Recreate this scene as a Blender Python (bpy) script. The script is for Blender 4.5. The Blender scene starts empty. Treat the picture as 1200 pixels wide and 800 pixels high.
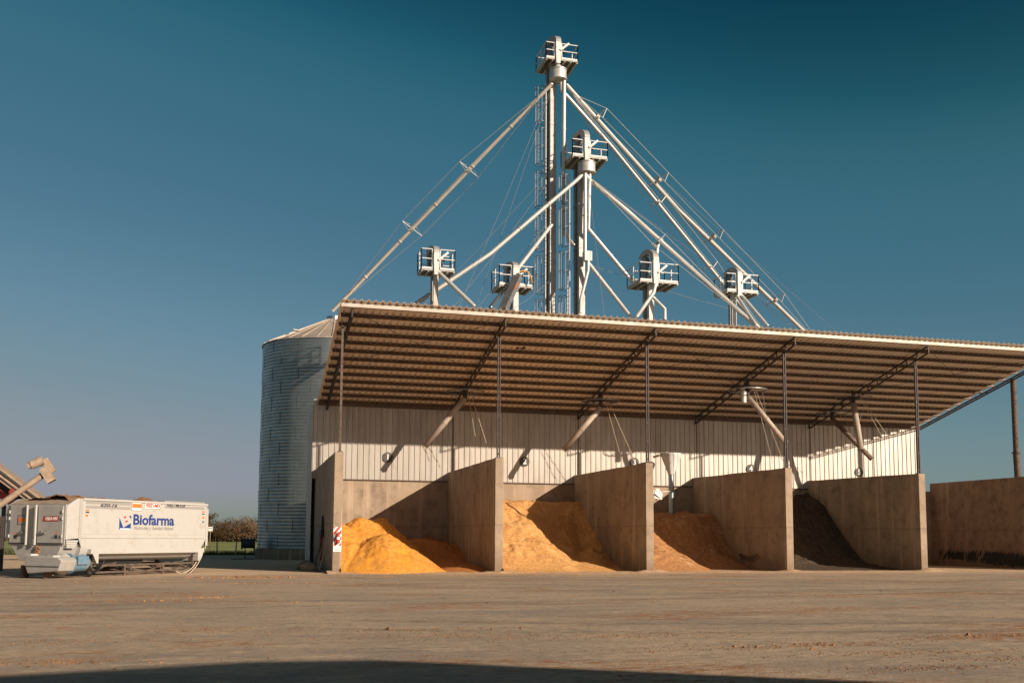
import bpy, bmesh, math, random
from mathutils import Vector, Matrix, noise
random.seed(7)
SC = bpy.context.scene
COL = SC.collection
PI = math.pi

# ------------------------------------------------------------------ camera
YAW, PIT, ROLL, FPX, PX, PY = .269, .100, .006, 1190., 600., 510.3
CAM = Vector((-4.404, -47.774, 1.676))
cF = Vector((math.sin(YAW)*math.cos(PIT), math.cos(YAW)*math.cos(PIT), math.sin(PIT)))
_R = Vector((math.cos(YAW), -math.sin(YAW), 0)); _U = _R.cross(cF)
cR = math.cos(ROLL)*_R + math.sin(ROLL)*_U
cU = -math.sin(ROLL)*_R + math.cos(ROLL)*_U
cam = bpy.data.objects.new('camera', bpy.data.cameras.new('camera')); COL.objects.link(cam)
cam.matrix_world = Matrix(((cR.x, cU.x, -cF.x, CAM.x), (cR.y, cU.y, -cF.y, CAM.y), (cR.z, cU.z, -cF.z, CAM.z), (0, 0, 0, 1)))
cam.data.sensor_width = 36; cam.data.lens = FPX/1200*36
cam.data.shift_y = (PY-400)/1200
cam.data.clip_start = .1; cam.data.clip_end = 6000
SC.camera = cam

# ------------------------------------------------------------------ light
SUN = Vector((.71, -1, .43)).normalized()          # towards the sun
elev = math.asin(SUN.z); azim = math.atan2(SUN.x, SUN.y)
w = bpy.data.worlds.new('World'); SC.world = w; w.use_nodes = True
nt = w.node_tree; nt.nodes.clear()
sky = nt.nodes.new('ShaderNodeTexSky'); sky.sky_type = 'NISHITA'; sky.sun_disc = False
sky.sun_elevation = elev; sky.sun_rotation = azim
sky.air_density = 0.6; sky.dust_density = 1.5; sky.ozone_density = 2.0; sky.altitude = 100
tint = nt.nodes.new('ShaderNodeVectorMath'); tint.operation = 'MULTIPLY'
tint.inputs[1].default_value = (.05, .05, .05)
# colour grade of the physical sky (the photograph has a teal and amber grade)
cur = nt.nodes.new('ShaderNodeRGBCurve')
def curve(c, pts):
    while len(c.points) > 2: c.points.remove(c.points[1])
    c.points[0].location = pts[0]; c.points[-1].location = pts[-1]
    for p in pts[1:-1]: c.points.new(*p)
cm = cur.mapping
curve(cm.curves[0], [(0, 0), (.025, .001), (.032, .007), (.040, .034), (.058, .070), (.10, .170), (.16, .285), (.4, .5), (1, .9)])
curve(cm.curves[1], [(0, 0), (.04, .02), (.055, .062), (.071, .138), (.10, .178), (.16, .270), (.229, .305), (1, .7)])
curve(cm.curves[2], [(0, 0), (.08, .04), (.103, .090), (.137, .205), (.18, .255), (.21, .290), (.272, .350), (.285, .345), (1, .6)])
cm.update()
EXPO = .48
sc_ = nt.nodes.new('ShaderNodeVectorMath'); sc_.operation = 'SCALE'; sc_.inputs[3].default_value = 10/2**EXPO
bg = nt.nodes.new('ShaderNodeBackground'); bg.inputs[1].default_value = .1
wo = nt.nodes.new('ShaderNodeOutputWorld')
nt.links.new(sky.outputs[0], tint.inputs[0]); nt.links.new(tint.outputs[0], cur.inputs[1]); nt.links.new(cur.outputs[0], sc_.inputs[0])
nt.links.new(sc_.outputs[0], bg.inputs[0]); nt.links.new(bg.outputs[0], wo.inputs[0])
sl = bpy.data.lights.new('sun', 'SUN'); sl.energy = 4.6; sl.angle = math.radians(.55); sl.color = (1, .83, .66)
so = bpy.data.objects.new('sun', sl); COL.objects.link(so)
so.rotation_euler = SUN.to_track_quat('Z', 'Y').to_euler(); so.location = (40, -60, 60)
SC.view_settings.view_transform = 'Standard'; SC.view_settings.look = 'None'
SC.view_settings.exposure = EXPO; SC.view_settings.gamma = 1

# ------------------------------------------------------------------ helpers
def ray(u, v): return cF + cR*((u-PX)/FPX) - cU*((v-PY)/FPX)
def on(u, v, ax, val):
    d = ray(u, v); return CAM + d*((val-CAM[ax])/d[ax])
def atY(u, v, y): return on(u, v, 1, y)

def tag(o, label=None, cat=None, group=None, kind=None):
    if label: o['label'] = label
    if cat: o['category'] = cat
    if group: o['group'] = group
    if kind: o['kind'] = kind
    return o
def empty(name, loc, label, cat, group=None, rz=0):
    o = bpy.data.objects.new(name, None); COL.objects.link(o)
    o.location = loc; o.rotation_euler = (0, 0, rz); o.empty_display_size = .3
    return tag(o, label, cat, group)

class MB:
    def __init__(s): s.v = []; s.f = []
    def add(s, vs, fs):
        n = len(s.v); s.v += [Vector(p) for p in vs]; s.f += [tuple(i+n for i in f) for f in fs]; return s
    def box(s, x0, x1, y0, y1, z0, z1):
        return s.add([(x0,y0,z0),(x1,y0,z0),(x1,y1,z0),(x0,y1,z0),(x0,y0,z1),(x1,y0,z1),(x1,y1,z1),(x0,y1,z1)],
                     [(0,3,2,1),(4,5,6,7),(0,1,5,4),(1,2,6,5),(2,3,7,6),(3,0,4,7)])
    def beam(s, a, b, w, h, up=(0,0,1)):
        a, b = Vector(a), Vector(b); d = (b-a).normalized(); up = Vector(up)
        if abs(d.dot(up)) > .99: up = Vector((0,1,0))
        x = d.cross(up).normalized()*w/2; y = x.cross(d).normalized()*h/2
        q = [a-x-y, a+x-y, a+x+y, a-x+y]; q += [p+(b-a) for p in q]
        return s.add(q, [(3,2,1,0),(4,5,6,7),(0,1,5,4),(1,2,6,5),(2,3,7,6),(3,0,4,7)])
    def tube(s, pts, r, n=10, cap=True, r2=None):
        pts = [Vector(p) for p in pts]; m = len(pts); rings = []
        for i, p in enumerate(pts):
            if i == 0: d = pts[1]-p
            elif i == m-1: d = p-pts[i-1]
            else: d = (pts[i+1]-p).normalized()+(p-pts[i-1]).normalized()
            d.normalize()
            up = Vector((0,0,1)) if abs(d.z) < .95 else Vector((0,1,0))
            x = d.cross(up).normalized(); y = x.cross(d)
            rr = r if r2 is None else r+(r2-r)*i/(m-1)
            rings.append([p+x*(rr*math.cos(2*PI*k/n))+y*(rr*math.sin(2*PI*k/n)) for k in range(n)])
        # keep rings aligned
        vs = []; 
        for i, rg in enumerate(rings):
            if i:
                prev = vs[-n:]
                best = min(range(n), key=lambda o: sum((rg[(k+o) % n]-prev[k]).length for k in range(n)))
                rg = [rg[(k+best) % n] for k in range(n)]
            vs += rg
        fs = [(i*n+k, i*n+(k+1) % n, (i+1)*n+(k+1) % n, (i+1)*n+k) for i in range(m-1) for k in range(n)]
        if cap: fs += [tuple(range(n))[::-1], tuple((m-1)*n+k for k in range(n))]
        return s.add(vs, fs)
    def lathe(s, c, prof, n=24, a0=0, a1=2*PI):
        c = Vector(c); full = abs(a1-a0-2*PI) < 1e-6; k = n if full else n+1
        vs = []
        for r, z in prof:
            for j in range(k):
                a = a0+(a1-a0)*j/n; vs.append(c+Vector((r*math.cos(a), r*math.sin(a), z)))
        fs = []
        for i in range(len(prof)-1):
            for j in range(n):
                j2 = (j+1) % k; fs.append((i*k+j, i*k+j2, (i+1)*k+j2, (i+1)*k+j))
        return s.add(vs, fs)
    def prism(s, pts, vec):
        m = len(pts); vec = Vector(vec); p = [Vector(q) for q in pts]
        return s.add(p+[q+vec for q in p], [tuple(range(m))[::-1], tuple(range(m, 2*m))]+[(i, (i+1) % m, m+(i+1) % m, m+i) for i in range(m)])
    def build(s, name, mat, parent=None, smooth=False, local=False, bevel=0):
        me = bpy.data.meshes.new(name)
        off = Vector((0,0,0)) if (parent is None or local) else ORG(parent)
        me.from_pydata([p-off for p in s.v], [], s.f); me.materials.append(mat)
        if smooth:
            me.polygons.foreach_set('use_smooth', [True]*len(me.polygons))
            me.set_sharp_from_angle(angle=math.radians(38))
        me.update()
        o = bpy.data.objects.new(name, me); COL.objects.link(o)
        if parent is not None: o.parent = parent
        if bevel:
            b = o.modifiers.new('bevel', 'BEVEL'); b.width = bevel; b.segments = 2; b.limit_method = 'ANGLE'
        return o
def ORG(o):
    v = Vector((0,0,0))
    while o is not None: v += o.location; o = o.parent
    return v
def recentre(o):
    """put a single-mesh thing's origin at its base"""
    vs = [v.co for v in o.data.vertices]
    c = Vector((sum(v.x for v in vs)/len(vs), sum(v.y for v in vs)/len(vs), min(v.z for v in vs)))
    for v in o.data.vertices: v.co -= c
    o.location = c; return o
def fixn(o):
    bm = bmesh.new(); bm.from_mesh(o.data); bmesh.ops.recalc_face_normals(bm, faces=bm.faces); bm.to_mesh(o.data); bm.free(); return o

def text(name, body, mat, parent, mtx, size, shear=0, bold=0, width=None, local=True):
    cu = bpy.data.curves.new(name, 'FONT'); cu.body = body; cu.size = size; cu.shear = shear
    cu.align_x = 'CENTER'; cu.align_y = 'CENTER'; cu.offset = bold; cu.extrude = .004; cu.resolution_u = 3
    t = bpy.data.objects.new(name, cu); COL.objects.link(t)
    dg = bpy.context.evaluated_depsgraph_get(); me = bpy.data.meshes.new_from_object(t.evaluated_get(dg))
    bpy.data.objects.remove(t); bpy.data.curves.remove(cu)
    if width:
        xs = [v.co.x for v in me.vertices]; k = width/(max(xs)-min(xs))
        me.transform(Matrix.Diagonal((k, 1, 1, 1)))
    me.transform(mtx); me.materials.clear(); me.materials.append(mat)
    o = bpy.data.objects.new(name, me); COL.objects.link(o); o.parent = parent
    return o

# ------------------------------------------------------------------ materials
def mat(name, col, rough=.7, metal=0, col2=None, scale=3, detail=6, spread=(.35, .65), bump=0, bscale=30, stretch=None, spec=.3,
        col3=None, scale3=.6, amt3=(.5, .75), form=False):
    m = bpy.data.materials.new(name); m.use_nodes = True; n = m.node_tree; N = n.nodes; L = n.links
    b = N['Principled BSDF']; b.inputs['Roughness'].default_value = rough; b.inputs['Metallic'].default_value = metal
    b.inputs['Specular IOR Level'].default_value = spec
    b.inputs['Base Color'].default_value = (*col, 1)
    tc = N.new('ShaderNodeNewGeometry'); mp = N.new('ShaderNodeMapping'); L.new(tc.outputs['Position'], mp.inputs[0])
    if stretch: mp.inputs['Scale'].default_value = stretch
    src = None
    if col2:
        no = N.new('ShaderNodeTexNoise'); no.inputs['Scale'].default_value = scale; no.inputs['Detail'].default_value = detail
        no.inputs['Roughness'].default_value = .62; L.new(mp.outputs[0], no.inputs[0])
        r = N.new('ShaderNodeMapRange'); r.inputs[1].default_value, r.inputs[2].default_value = spread; L.new(no.outputs[0], r.inputs[0])
        x = N.new('ShaderNodeMix'); x.data_type = 'RGBA'; L.new(r.outputs[0], x.inputs[0])
        x.inputs[6].default_value = (*col, 1); x.inputs[7].default_value = (*col2, 1); src = x.outputs[2]
        rr = N.new('ShaderNodeMapRange'); rr.inputs[3].default_value = rough-.07; rr.inputs[4].default_value = min(1, rough+.09)
        L.new(no.outputs[0], rr.inputs[0]); L.new(rr.outputs[0], b.inputs['Roughness'])
    if col3:
        no = N.new('ShaderNodeTexNoise'); no.inputs['Scale'].default_value = scale3; no.inputs['Detail'].default_value = 8
        no.inputs['Roughness'].default_value = .7; L.new(tc.outputs['Position'], no.inputs[0])
        r = N.new('ShaderNodeMapRange'); r.inputs[1].default_value, r.inputs[2].default_value = amt3; L.new(no.outputs[0], r.inputs[0])
        x = N.new('ShaderNodeMix'); x.data_type = 'RGBA'; L.new(r.outputs[0], x.inputs[0]); L.new(src, x.inputs[6])
        x.inputs[7].default_value = (*col3, 1); src = x.outputs[2]
    if src: L.new(src, b.inputs['Base Color'])
    if form:
        sx = N.new('ShaderNodeSeparateXYZ'); L.new(tc.outputs['Position'], sx.inputs[0])
        nz = N.new('ShaderNodeTexNoise'); nz.inputs['Scale'].default_value = 1.1; nz.inputs['Detail'].default_value = 7; L.new(tc.outputs['Position'], nz.inputs[0])
        def mth(op, a, b_=None):
            q = N.new('ShaderNodeMath'); q.operation = op
            for i_, v_ in enumerate((a, b_)):
                if v_ is None: continue
                if isinstance(v_, (int, float)): q.inputs[i_].default_value = v_
                else: L.new(v_, q.inputs[i_])
            return q.outputs[0]
        def ramp(v_, a, c, lo, hi):
            r = N.new('ShaderNodeMapRange'); r.inputs[1].default_value = a; r.inputs[2].default_value = c; r.inputs[3].default_value = lo; r.inputs[4].default_value = hi
            L.new(v_, r.inputs[0]); return r.outputs[0]
        def over(f, col_):
            nonlocal_src = src
            x = N.new('ShaderNodeMix'); x.data_type = 'RGBA'; L.new(f, x.inputs[0]); L.new(nonlocal_src, x.inputs[6]); x.inputs[7].default_value = (*col_, 1); return x.outputs[2]
        zz = mth('ADD', sx.outputs[2], mth('MULTIPLY', nz.outputs[0], -2.2))
        src = over(ramp(zz, -.9, .4, .75, 0), (col[0]*.50, col[1]*.46, col[2]*.44))          # mud and grain dirt near the foot
        ln = mth('ABSOLUTE', mth('SUBTRACT', mth('ADD', sx.outputs[2], mth('MULTIPLY', nz.outputs[0], .12)), 2.36))
        src = over(ramp(ln, .0, .07, .55, 0), (col[0]*.5, col[1]*.47, col[2]*.45))            # pour joint
        bd = mth('ABSOLUTE', mth('SUBTRACT', mth('FRACT', mth('MULTIPLY', mth('ADD', sx.outputs[0], sx.outputs[1]), 1/1.22)), .5))
        src = over(ramp(bd, .0, .018, .35, 0), (col[0]*.55, col[1]*.52, col[2]*.5))           # board joints
        w1 = N.new('ShaderNodeMapping'); w1.inputs['Scale'].default_value = (2.6, 2.6, .16); L.new(tc.outputs['Position'], w1.inputs[0])
        n2 = N.new('ShaderNodeTexNoise'); n2.inputs['Scale'].default_value = 1.0; n2.inputs['Detail'].default_value = 6; L.new(w1.outputs[0], n2.inputs[0])
        src = over(ramp(n2.outputs[0], .56, .70, 0, .5), (min(1, col[0]*1.45), min(1, col[1]*1.45), min(1, col[2]*1.45)))   # pale lime runs
    if src and form: L.new(src, b.inputs['Base Color'])
    if bump:
        no = N.new('ShaderNodeTexNoise'); no.inputs['Scale'].default_value = bscale; no.inputs['Detail'].default_value = 5
        L.new(tc.outputs['Position'], no.inputs[0])
        bu = N.new('ShaderNodeBump'); bu.inputs['Strength'].default_value = bump; bu.inputs['Distance'].default_value = .03
        L.new(no.outputs[0], bu.inputs['Height']); L.new(bu.outputs[0], b.inputs['Normal'])
    m['src'] = 1
    return m

M = {}
M['galv'] = mat('galvanised_steel', (.36, .41, .43), .36, .9, (.25, .295, .315), 1.1, spread=(.3, .7))
M['galv_old'] = mat('weathered_galvanised', (.30, .30, .30), .45, .6, (.21, .21, .21), 3)
M['casing'] = mat('casing_steel', (.42, .42, .41), .55, .45, (.33, .33, .32), 3)
M['cage_steel'] = mat('cage_steel', (.12, .13, .14), .5, .4)
M['pipe'] = mat('pipe_zinc', (.62, .62, .60), .42, .35, (.48, .47, .44), 1.2, spread=(.35, .7))
M['pipe_tan'] = mat('dusty_spout', (.44, .38, .32), .6, .1, (.34, .27, .21), 2)
M['pipe_sunlit'] = mat('sunlit_zinc', (.86, .80, .72), .4, .2, (.74, .68, .60), 1.2)  # lighter copy of the pipe zinc, with sunlight put into its colour
M['white_steel'] = mat('white_painted_steel', (.62, .63, .62), .45, .0, (.50, .49, .46), 3, spread=(.45, .8))
M['dark_steel'] = mat('dark_primer_steel', (.035, .037, .042), .55, .2, (.07, .05, .04), 6)
M['spout_dark'] = mat('rusty_dark_spout', (.14, .10, .08), .6, .2, (.22, .16, .12), 3)
M['post_steel'] = mat('post_steel', (.10, .095, .09), .5, .3, (.2, .17, .13), 4)
M['purlin'] = mat('purlin_steel', (.13, .09, .07), .55, .2, (.09, .065, .05), 2)
M['roof'] = mat('roof_zinc_sheet', (.88, .79, .69), .6, 0, (.76, .66, .56), 1.2, stretch=(1, .25, 1), spread=(.35, .7))
M['roof_top'] = M['roof']
M['clad'] = mat('cladding_sheet', (.44, .415, .375), .42, .28, (.34, .31, .27), 1.5, stretch=(1.4, 1, .22), spread=(.38, .72), col3=(.30, .24, .19), scale3=.7, amt3=(.60, .80))
M['trim'] = mat('white_trim', (.50, .48, .44), .5, .1, (.42, .37, .31), 2)
M['conc'] = mat('board_concrete', (.40, .31, .225), .88, 0, (.28, .215, .155), .9, spread=(.3, .7), stretch=(1, 1, .45), bump=.35, bscale=14, col3=(.19, .145, .105), scale3=1.3, amt3=(.48, .72), form=True)
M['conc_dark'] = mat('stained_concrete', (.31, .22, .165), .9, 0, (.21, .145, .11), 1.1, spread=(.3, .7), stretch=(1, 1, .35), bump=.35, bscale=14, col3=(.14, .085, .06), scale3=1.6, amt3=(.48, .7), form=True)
M['yellow'] = mat('corn_yellow', (.66, .31, .06), .85, 0, (.50, .20, .03), 7, spread=(.42, .62), bump=1.0, bscale=9, col3=(.70, .30, .03), scale3=.9, amt3=(.5, .7))
M['meal'] = mat('ground_meal', (.60, .33, .12), .9, 0, (.45, .22, .07), 7, spread=(.42, .62), bump=1.0, bscale=9, col3=(.68, .40, .16), scale3=.7, amt3=(.5, .7))
M['bran'] = mat('brown_bran', (.46, .24, .10), .9, 0, (.29, .13, .05), 6, bump=1.0, bscale=9, col3=(.60, .38, .20), scale3=.55, amt3=(.55, .68))
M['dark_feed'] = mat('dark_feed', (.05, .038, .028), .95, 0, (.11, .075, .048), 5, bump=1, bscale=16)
M['red_meal'] = mat('red_meal', (.54, .22, .06), .9, 0, (.40, .15, .045), 14, bump=.9, bscale=30)
M['hopper_white'] = mat('mixer_white', (.445, .445, .425), .38, 0, (.40, .39, .36), 1.6, spread=(.5, .8), col3=(.34, .26, .18), scale3=2.6, amt3=(.56, .80))
M['hopper_grey'] = mat('mixer_grey', (.40, .39, .37), .5, 0, (.34, .32, .29), 2.5, col3=(.28, .2, .14), scale3=2.4, amt3=(.64, .82))
M['rust'] = mat('rusty_frame', (.15, .115, .09), .8, 0, (.07, .05, .04), 6)
M['blue'] = mat('motor_blue', (.10, .22, .32), .45, 0, (.25, .24, .22), 6, spread=(.45, .7))
M['black'] = mat('black_rubber', (.02, .02, .022), .6)
M['logo_blue'] = mat('logo_blue', (.025, .055, .21), .45)
M['red'] = mat('sign_red', (.55, .035, .025), .5)
M['orange'] = mat('sticker_orange', (.72, .19, .04), .5)
M['white'] = mat('sign_white', (.8, .79, .76), .5)
M['ink'] = mat('ink_dark', (.05, .05, .05), .6)
M['ink2'] = mat('scrape_dark', (.10, .065, .045), .9)
M['lgrey'] = mat('stripe_grey', (.30, .29, .28), .5)
M['script_grey'] = mat('script_grey', (.20, .19, .18), .6)
M['cable'] = mat('steel_cable', (.22, .22, .22), .8, 0)
M['rope'] = mat('pale_rope', (.50, .42, .32), .9)
M['tan_paint'] = mat('tan_paint', (.40, .31, .23), .6, 0, (.28, .205, .145), 3)
M['red_paint'] = mat('red_paint', (.34, .04, .035), .5, 0, (.2, .03, .025), 4)
M['disc'] = mat('disc_charcoal', (.06, .06, .06), .6, 0, (.12, .11, .10), 8)
M['leaf_a'] = mat('dry_leaf', (.20, .12, .065), .8, 0, (.115, .075, .04), .5)
M['leaf_b'] = mat('olive_leaf', (.145, .105, .05), .8, 0, (.09, .07, .035), .5)
M['bark'] = mat('bark', (.09, .065, .045), .9)
M['weed'] = mat('weed_green', (.06, .075, .03), .9, 0, (.11, .12, .045), 3)
M['canvas'] = mat('sack', (.34, .27, .2), .9)
M['fan_blue'] = mat('fan_dark_blue', (.02, .035, .05), .5)
M['timber'] = mat('grey_timber', (.30, .25, .2), .9)

# ground shader -------------------------------------------------
def ground_mat():
    m = bpy.data.materials.new('dusty_yard'); m.use_nodes = True; n = m.node_tree; N = n.nodes; L = n.links
    b = N['Principled BSDF']; b.inputs['Roughness'].default_value = .93; b.inputs['Specular IOR Level'].default_value = .15
    g = N.new('ShaderNodeNewGeometry')
    def noi(scale, detail=6, rough=.6, st=(1,1,1), rot=0, dist=0):
        mp = N.new('ShaderNodeMapping'); mp.inputs['Scale'].default_value = st; mp.inputs['Rotation'].default_value = (0, 0, rot)
        L.new(g.outputs['Position'], mp.inputs[0])
        t = N.new('ShaderNodeTexNoise'); t.inputs['Scale'].default_value = scale; t.inputs['Detail'].default_value = detail
        t.inputs['Roughness'].default_value = rough; t.inputs['Distortion'].default_value = dist; L.new(mp.outputs[0], t.inputs[0]); return t.outputs[0]
    def rng(s, a, c, lo=0, hi=1):
        r = N.new('ShaderNodeMapRange'); r.inputs[1].default_value = a; r.inputs[2].default_value = c
        r.inputs[3].default_value = lo; r.inputs[4].default_value = hi; L.new(s, r.inputs[0]); return r.outputs[0]
    def mix(f, a, c, mode='MIX'):
        x = N.new('ShaderNodeMix'); x.data_type = 'RGBA'; x.blend_type = mode
        for sk, val in ((x.inputs[0], f), (x.inputs[6], a), (x.inputs[7], c)):
            if isinstance(val, (tuple, float, int)): sk.default_value = val if not isinstance(val, tuple) else (*val, 1)
            else: L.new(val, sk)
        return x.outputs[2]
    base = mix(rng(noi(.16, 8, .62), .40, .60), (.53, .395, .275), (.35, .285, .225))
    base = mix(rng(noi(.55, 7, .65, (.35, 1, 1), .15), .45, .60), base, (.57, .43, .30))
    # wheel tracks: long stretched noise in two directions
    tr = rng(noi(.9, 9, .72, (.55, 1, 1), .12, 1.6), .50, .62, 0, .7)
    base = mix(tr, base, (.31, .255, .205))
    tr2 = rng(noi(.8, 10, .75, (.6, 1, 1), -.5, 1.4), .52, .62, 0, .75)
    base = mix(tr2, base, (.56, .42, .285))
    # fine grit
    base = mix(rng(noi(6, 10, .85, (.8, 1, 1)), .44, .60, 0, .75), base, (.27, .21, .16))
    base = mix(rng(noi(4.1, 10, .88, (.8, 1, 1), .3), .56, .64, 0, .8), base, (.66, .50, .35))
    # spilled brown-orange feed in patches, broken by fine noise
    pm = N.new('ShaderNodeMath'); pm.operation = 'MULTIPLY'
    L.new(rng(noi(.33, 6, .6, (.45, 1, 1), .1), .53, .61), pm.inputs[0]); L.new(rng(noi(7, 6, .7, (.5, 1, 1)), .46, .58), pm.inputs[1])
    base = mix(pm.outputs[0], base, (.33, .15, .065))
    # pale dust in front of the bays
    sx = N.new('ShaderNodeSeparateXYZ'); L.new(g.outputs['Position'], sx.inputs[0])
    nd = N.new('ShaderNodeMath'); nd.operation = 'MULTIPLY_ADD'; nd.inputs[1].default_value = 5.0
    L.new(noi(.5, 6, .6), nd.inputs[0]); L.new(sx.outputs[1], nd.inputs[2])
    base = mix(rng(nd.outputs[0], -1.5, 1.8, 0, .65), base, (.66, .48, .31))
    L.new(base, b.inputs['Base Color'])
    bu = N.new('ShaderNodeBump'); bu.inputs['Strength'].default_value = .9; bu.inputs['Distance'].default_value = .05
    hm = N.new('ShaderNodeMath'); hm.operation = 'MULTIPLY_ADD'; hm.inputs[1].default_value = .35
    L.new(noi(22, 5, .7), hm.inputs[0]); L.new(noi(2.2, 6, .6, (.35, 1, 1), .12), hm.inputs[2])
    L.new(hm.outputs[0], bu.inputs['Height']); L.new(bu.outputs[0], b.inputs['Normal'])
    return m
M['yard'] = ground_mat()
M['field'] = mat('crop_field', (.20, .23, .065), .95, 0, (.25, .26, .085), .25, spread=(.3, .7), bump=.5, bscale=3, col3=(.17, .13, .06), scale3=.05, amt3=(.5, .7))
M['straw'] = mat('dry_verge', (.48, .30, .16), .95, 0, (.36, .22, .12), .8)

# ------------------------------------------------------------------ setting
def ground_sheet(name, x0, x1, y0, y1, z, m, cut=1):
    b = MB(); b.add([(x0,y0,z),(x1,y0,z),(x1,y1,z),(x0,y1,z)], [(0,1,2,3)]); return tag(b.build(name, m), kind='structure')
ground_sheet('field', -2500, 2500, -1500, 4500, -.03, M['field'])
ground_sheet('yard_ground', -110, 120, -110, 45.8, 0, M['yard'])
ground_sheet('verge_ground', -400, 300, 285, 330, -.02, M['straw'])

# yard debris: small clods and crumbs scattered on the yard
def debris(name, m, count, kinds, label, zz=0):
    mb = MB()
    for (cx, cy, sx, sy, nn, s0, s1) in kinds:
        for i in range(nn):
            x = random.gauss(cx, sx); y = random.gauss(cy, sy); s = random.uniform(s0, s1)*random.choice((.5, .7, 1))
            a = random.random()*6.28; h = s*random.uniform(.35, .8)
            ps = [(x+s*math.cos(a+k*2.09), y+s*math.sin(a+k*2.09)*.8, .002) for k in range(3)]+[(x+random.uniform(-.3,.3)*s, y, h)]
            mb.add(ps, [(0,1,3),(1,2,3),(2,0,3)])
    return tag(mb.build(name, m), label, 'debris', kind='stuff')
def G(u, v): p = on(u, v, 2, 0); return p.x, p.y
M['crumb'] = mat('crumb_brown', (.17, .085, .042), .95, 0, (.30, .17, .09), 2.5)
M['crumb2'] = mat('crumb_gold', (.44, .24, .09), .95, 0, (.30, .16, .07), 8)
k1 = []
for (u, v, sx, sy, n) in [(500,745,.9,.35,240),(1150,745,.9,.25,320),(955,755,1.0,.25,240),(80,752,1.0,.25,160),(1100,764,1.1,.2,260),(1080,783,.6,.2,160),
                          (60,775,.5,.25,260),(470,738,1.6,.3,160),(770,744,.8,.3,160),(910,697,1.5,.3,130),(1180,701,1.6,.3,110),(830,760,1.4,.25,120),
                          (240,700,1.0,.2,90),(660,746,1.2,.3,120),(250,738,.6,.2,90),(1170,771,.7,.2,160),(880,740,3,1.2,160),(300,740,4,2,220),(700,715,8,3,320),(1000,715,7,3,300),(350,690,8,2.4,260)]:
    x, y = G(u, v); k1.append((x, y, sx*1.1, sy*.9, int(n*2.6), .006, .028))
for (u, v, sx, sy, n, a, b) in [(292,676.5,.9,.22,240,.05,.14),(485,738,.8,.2,22,.03,.09),(1165,744,.7,.15,26,.03,.08),(1000,790,3,.4,20,.02,.05),(90,776,1,.3,30,.02,.06),(950,756,.8,.2,26,.03,.08),(600,700,10,2,70,.02,.06),(700,760,5,1,40,.015,.035)]:
    x, y = G(u, v); k1.append((x, y, sx, sy, n, a, b))
debris('spilled_feed_crumbs', M['crumb'], 0, k1, 'brown crumbs of spilled feed scattered over the yard')
k2 = []
for (u, v, sx, sy, n) in [(245,700,.5,.12,150),(170,704,.6,.1,60),(290,677,.9,.2,260),(160,681,1.6,.3,200),(340,706,.5,.12,40),(450,675,3,.35,420),(640,673,3,.4,420),(800,671,3,.35,320),(345,683,2.0,.25,160)]:
    x, y = G(u, v); k2.append((x, y, sx, sy, n, .015, .05))
debris('spilled_golden_grain', M['crumb2'], 0, k2, 'golden spilled grain in thin heaps on the yard')

# tyre tracks: thin worn strips lying on the yard
def track_mat():
    m = bpy.data.materials.new('tyre_track_dust'); m.use_nodes = True; n = m.node_tree; N = n.nodes; L = n.links
    b = N['Principled BSDF']; b.inputs['Base Color'].default_value = (.26, .205, .155, 1); b.inputs['Roughness'].default_value = .95
    g = N.new('ShaderNodeNewGeometry'); t = N.new('ShaderNodeTexNoise'); t.inputs['Scale'].default_value = 1.7; t.inputs['Detail'].default_value = 9; t.inputs['Roughness'].default_value = .75
    L.new(g.outputs['Position'], t.inputs[0]); r = N.new('ShaderNodeMapRange'); r.inputs[1].default_value = .40; r.inputs[2].default_value = .66; r.inputs[3].default_value = 0; r.inputs[4].default_value = .62
    L.new(t.outputs[0], r.inputs[0]); L.new(r.outputs[0], b.inputs['Alpha']); return m
M['track'] = track_mat()
m = MB(); rt = random.Random(21); lay = 0
for k in range(11):
    x0_, y0_ = rt.uniform(-14, 34), rt.uniform(-34, -6); a_ = rt.uniform(-.5, .45)+(PI if rt.random() < .5 else 0); cv = rt.uniform(-.035, .035); pts = []
    p_ = Vector((x0_, y0_, 0))
    for j in range(70):
        pts.append((p_.copy(), a_)); p_ += Vector((math.cos(a_), math.sin(a_), 0))*.5; a_ += cv
    for off in (-.95, .95):
        for lane in (-.13, .13):
            lay += 1; vs = []; z_ = .003+.0004*lay
            for q_, aa in pts:
                nrm = Vector((-math.sin(aa), math.cos(aa), 0)); vs += [q_+nrm*(off+lane-.075)+Vector((0,0,z_)), q_+nrm*(off+lane+.075)+Vector((0,0,z_))]
            m.add(vs, [(2*i, 2*i+2, 2*i+3, 2*i+1) for i in range(len(pts)-1)])
tag(m.build('tyre_tracks', M['track']), 'faint curved tyre tracks in the dust of the yard', 'tyre tracks', kind='stuff')

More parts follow.
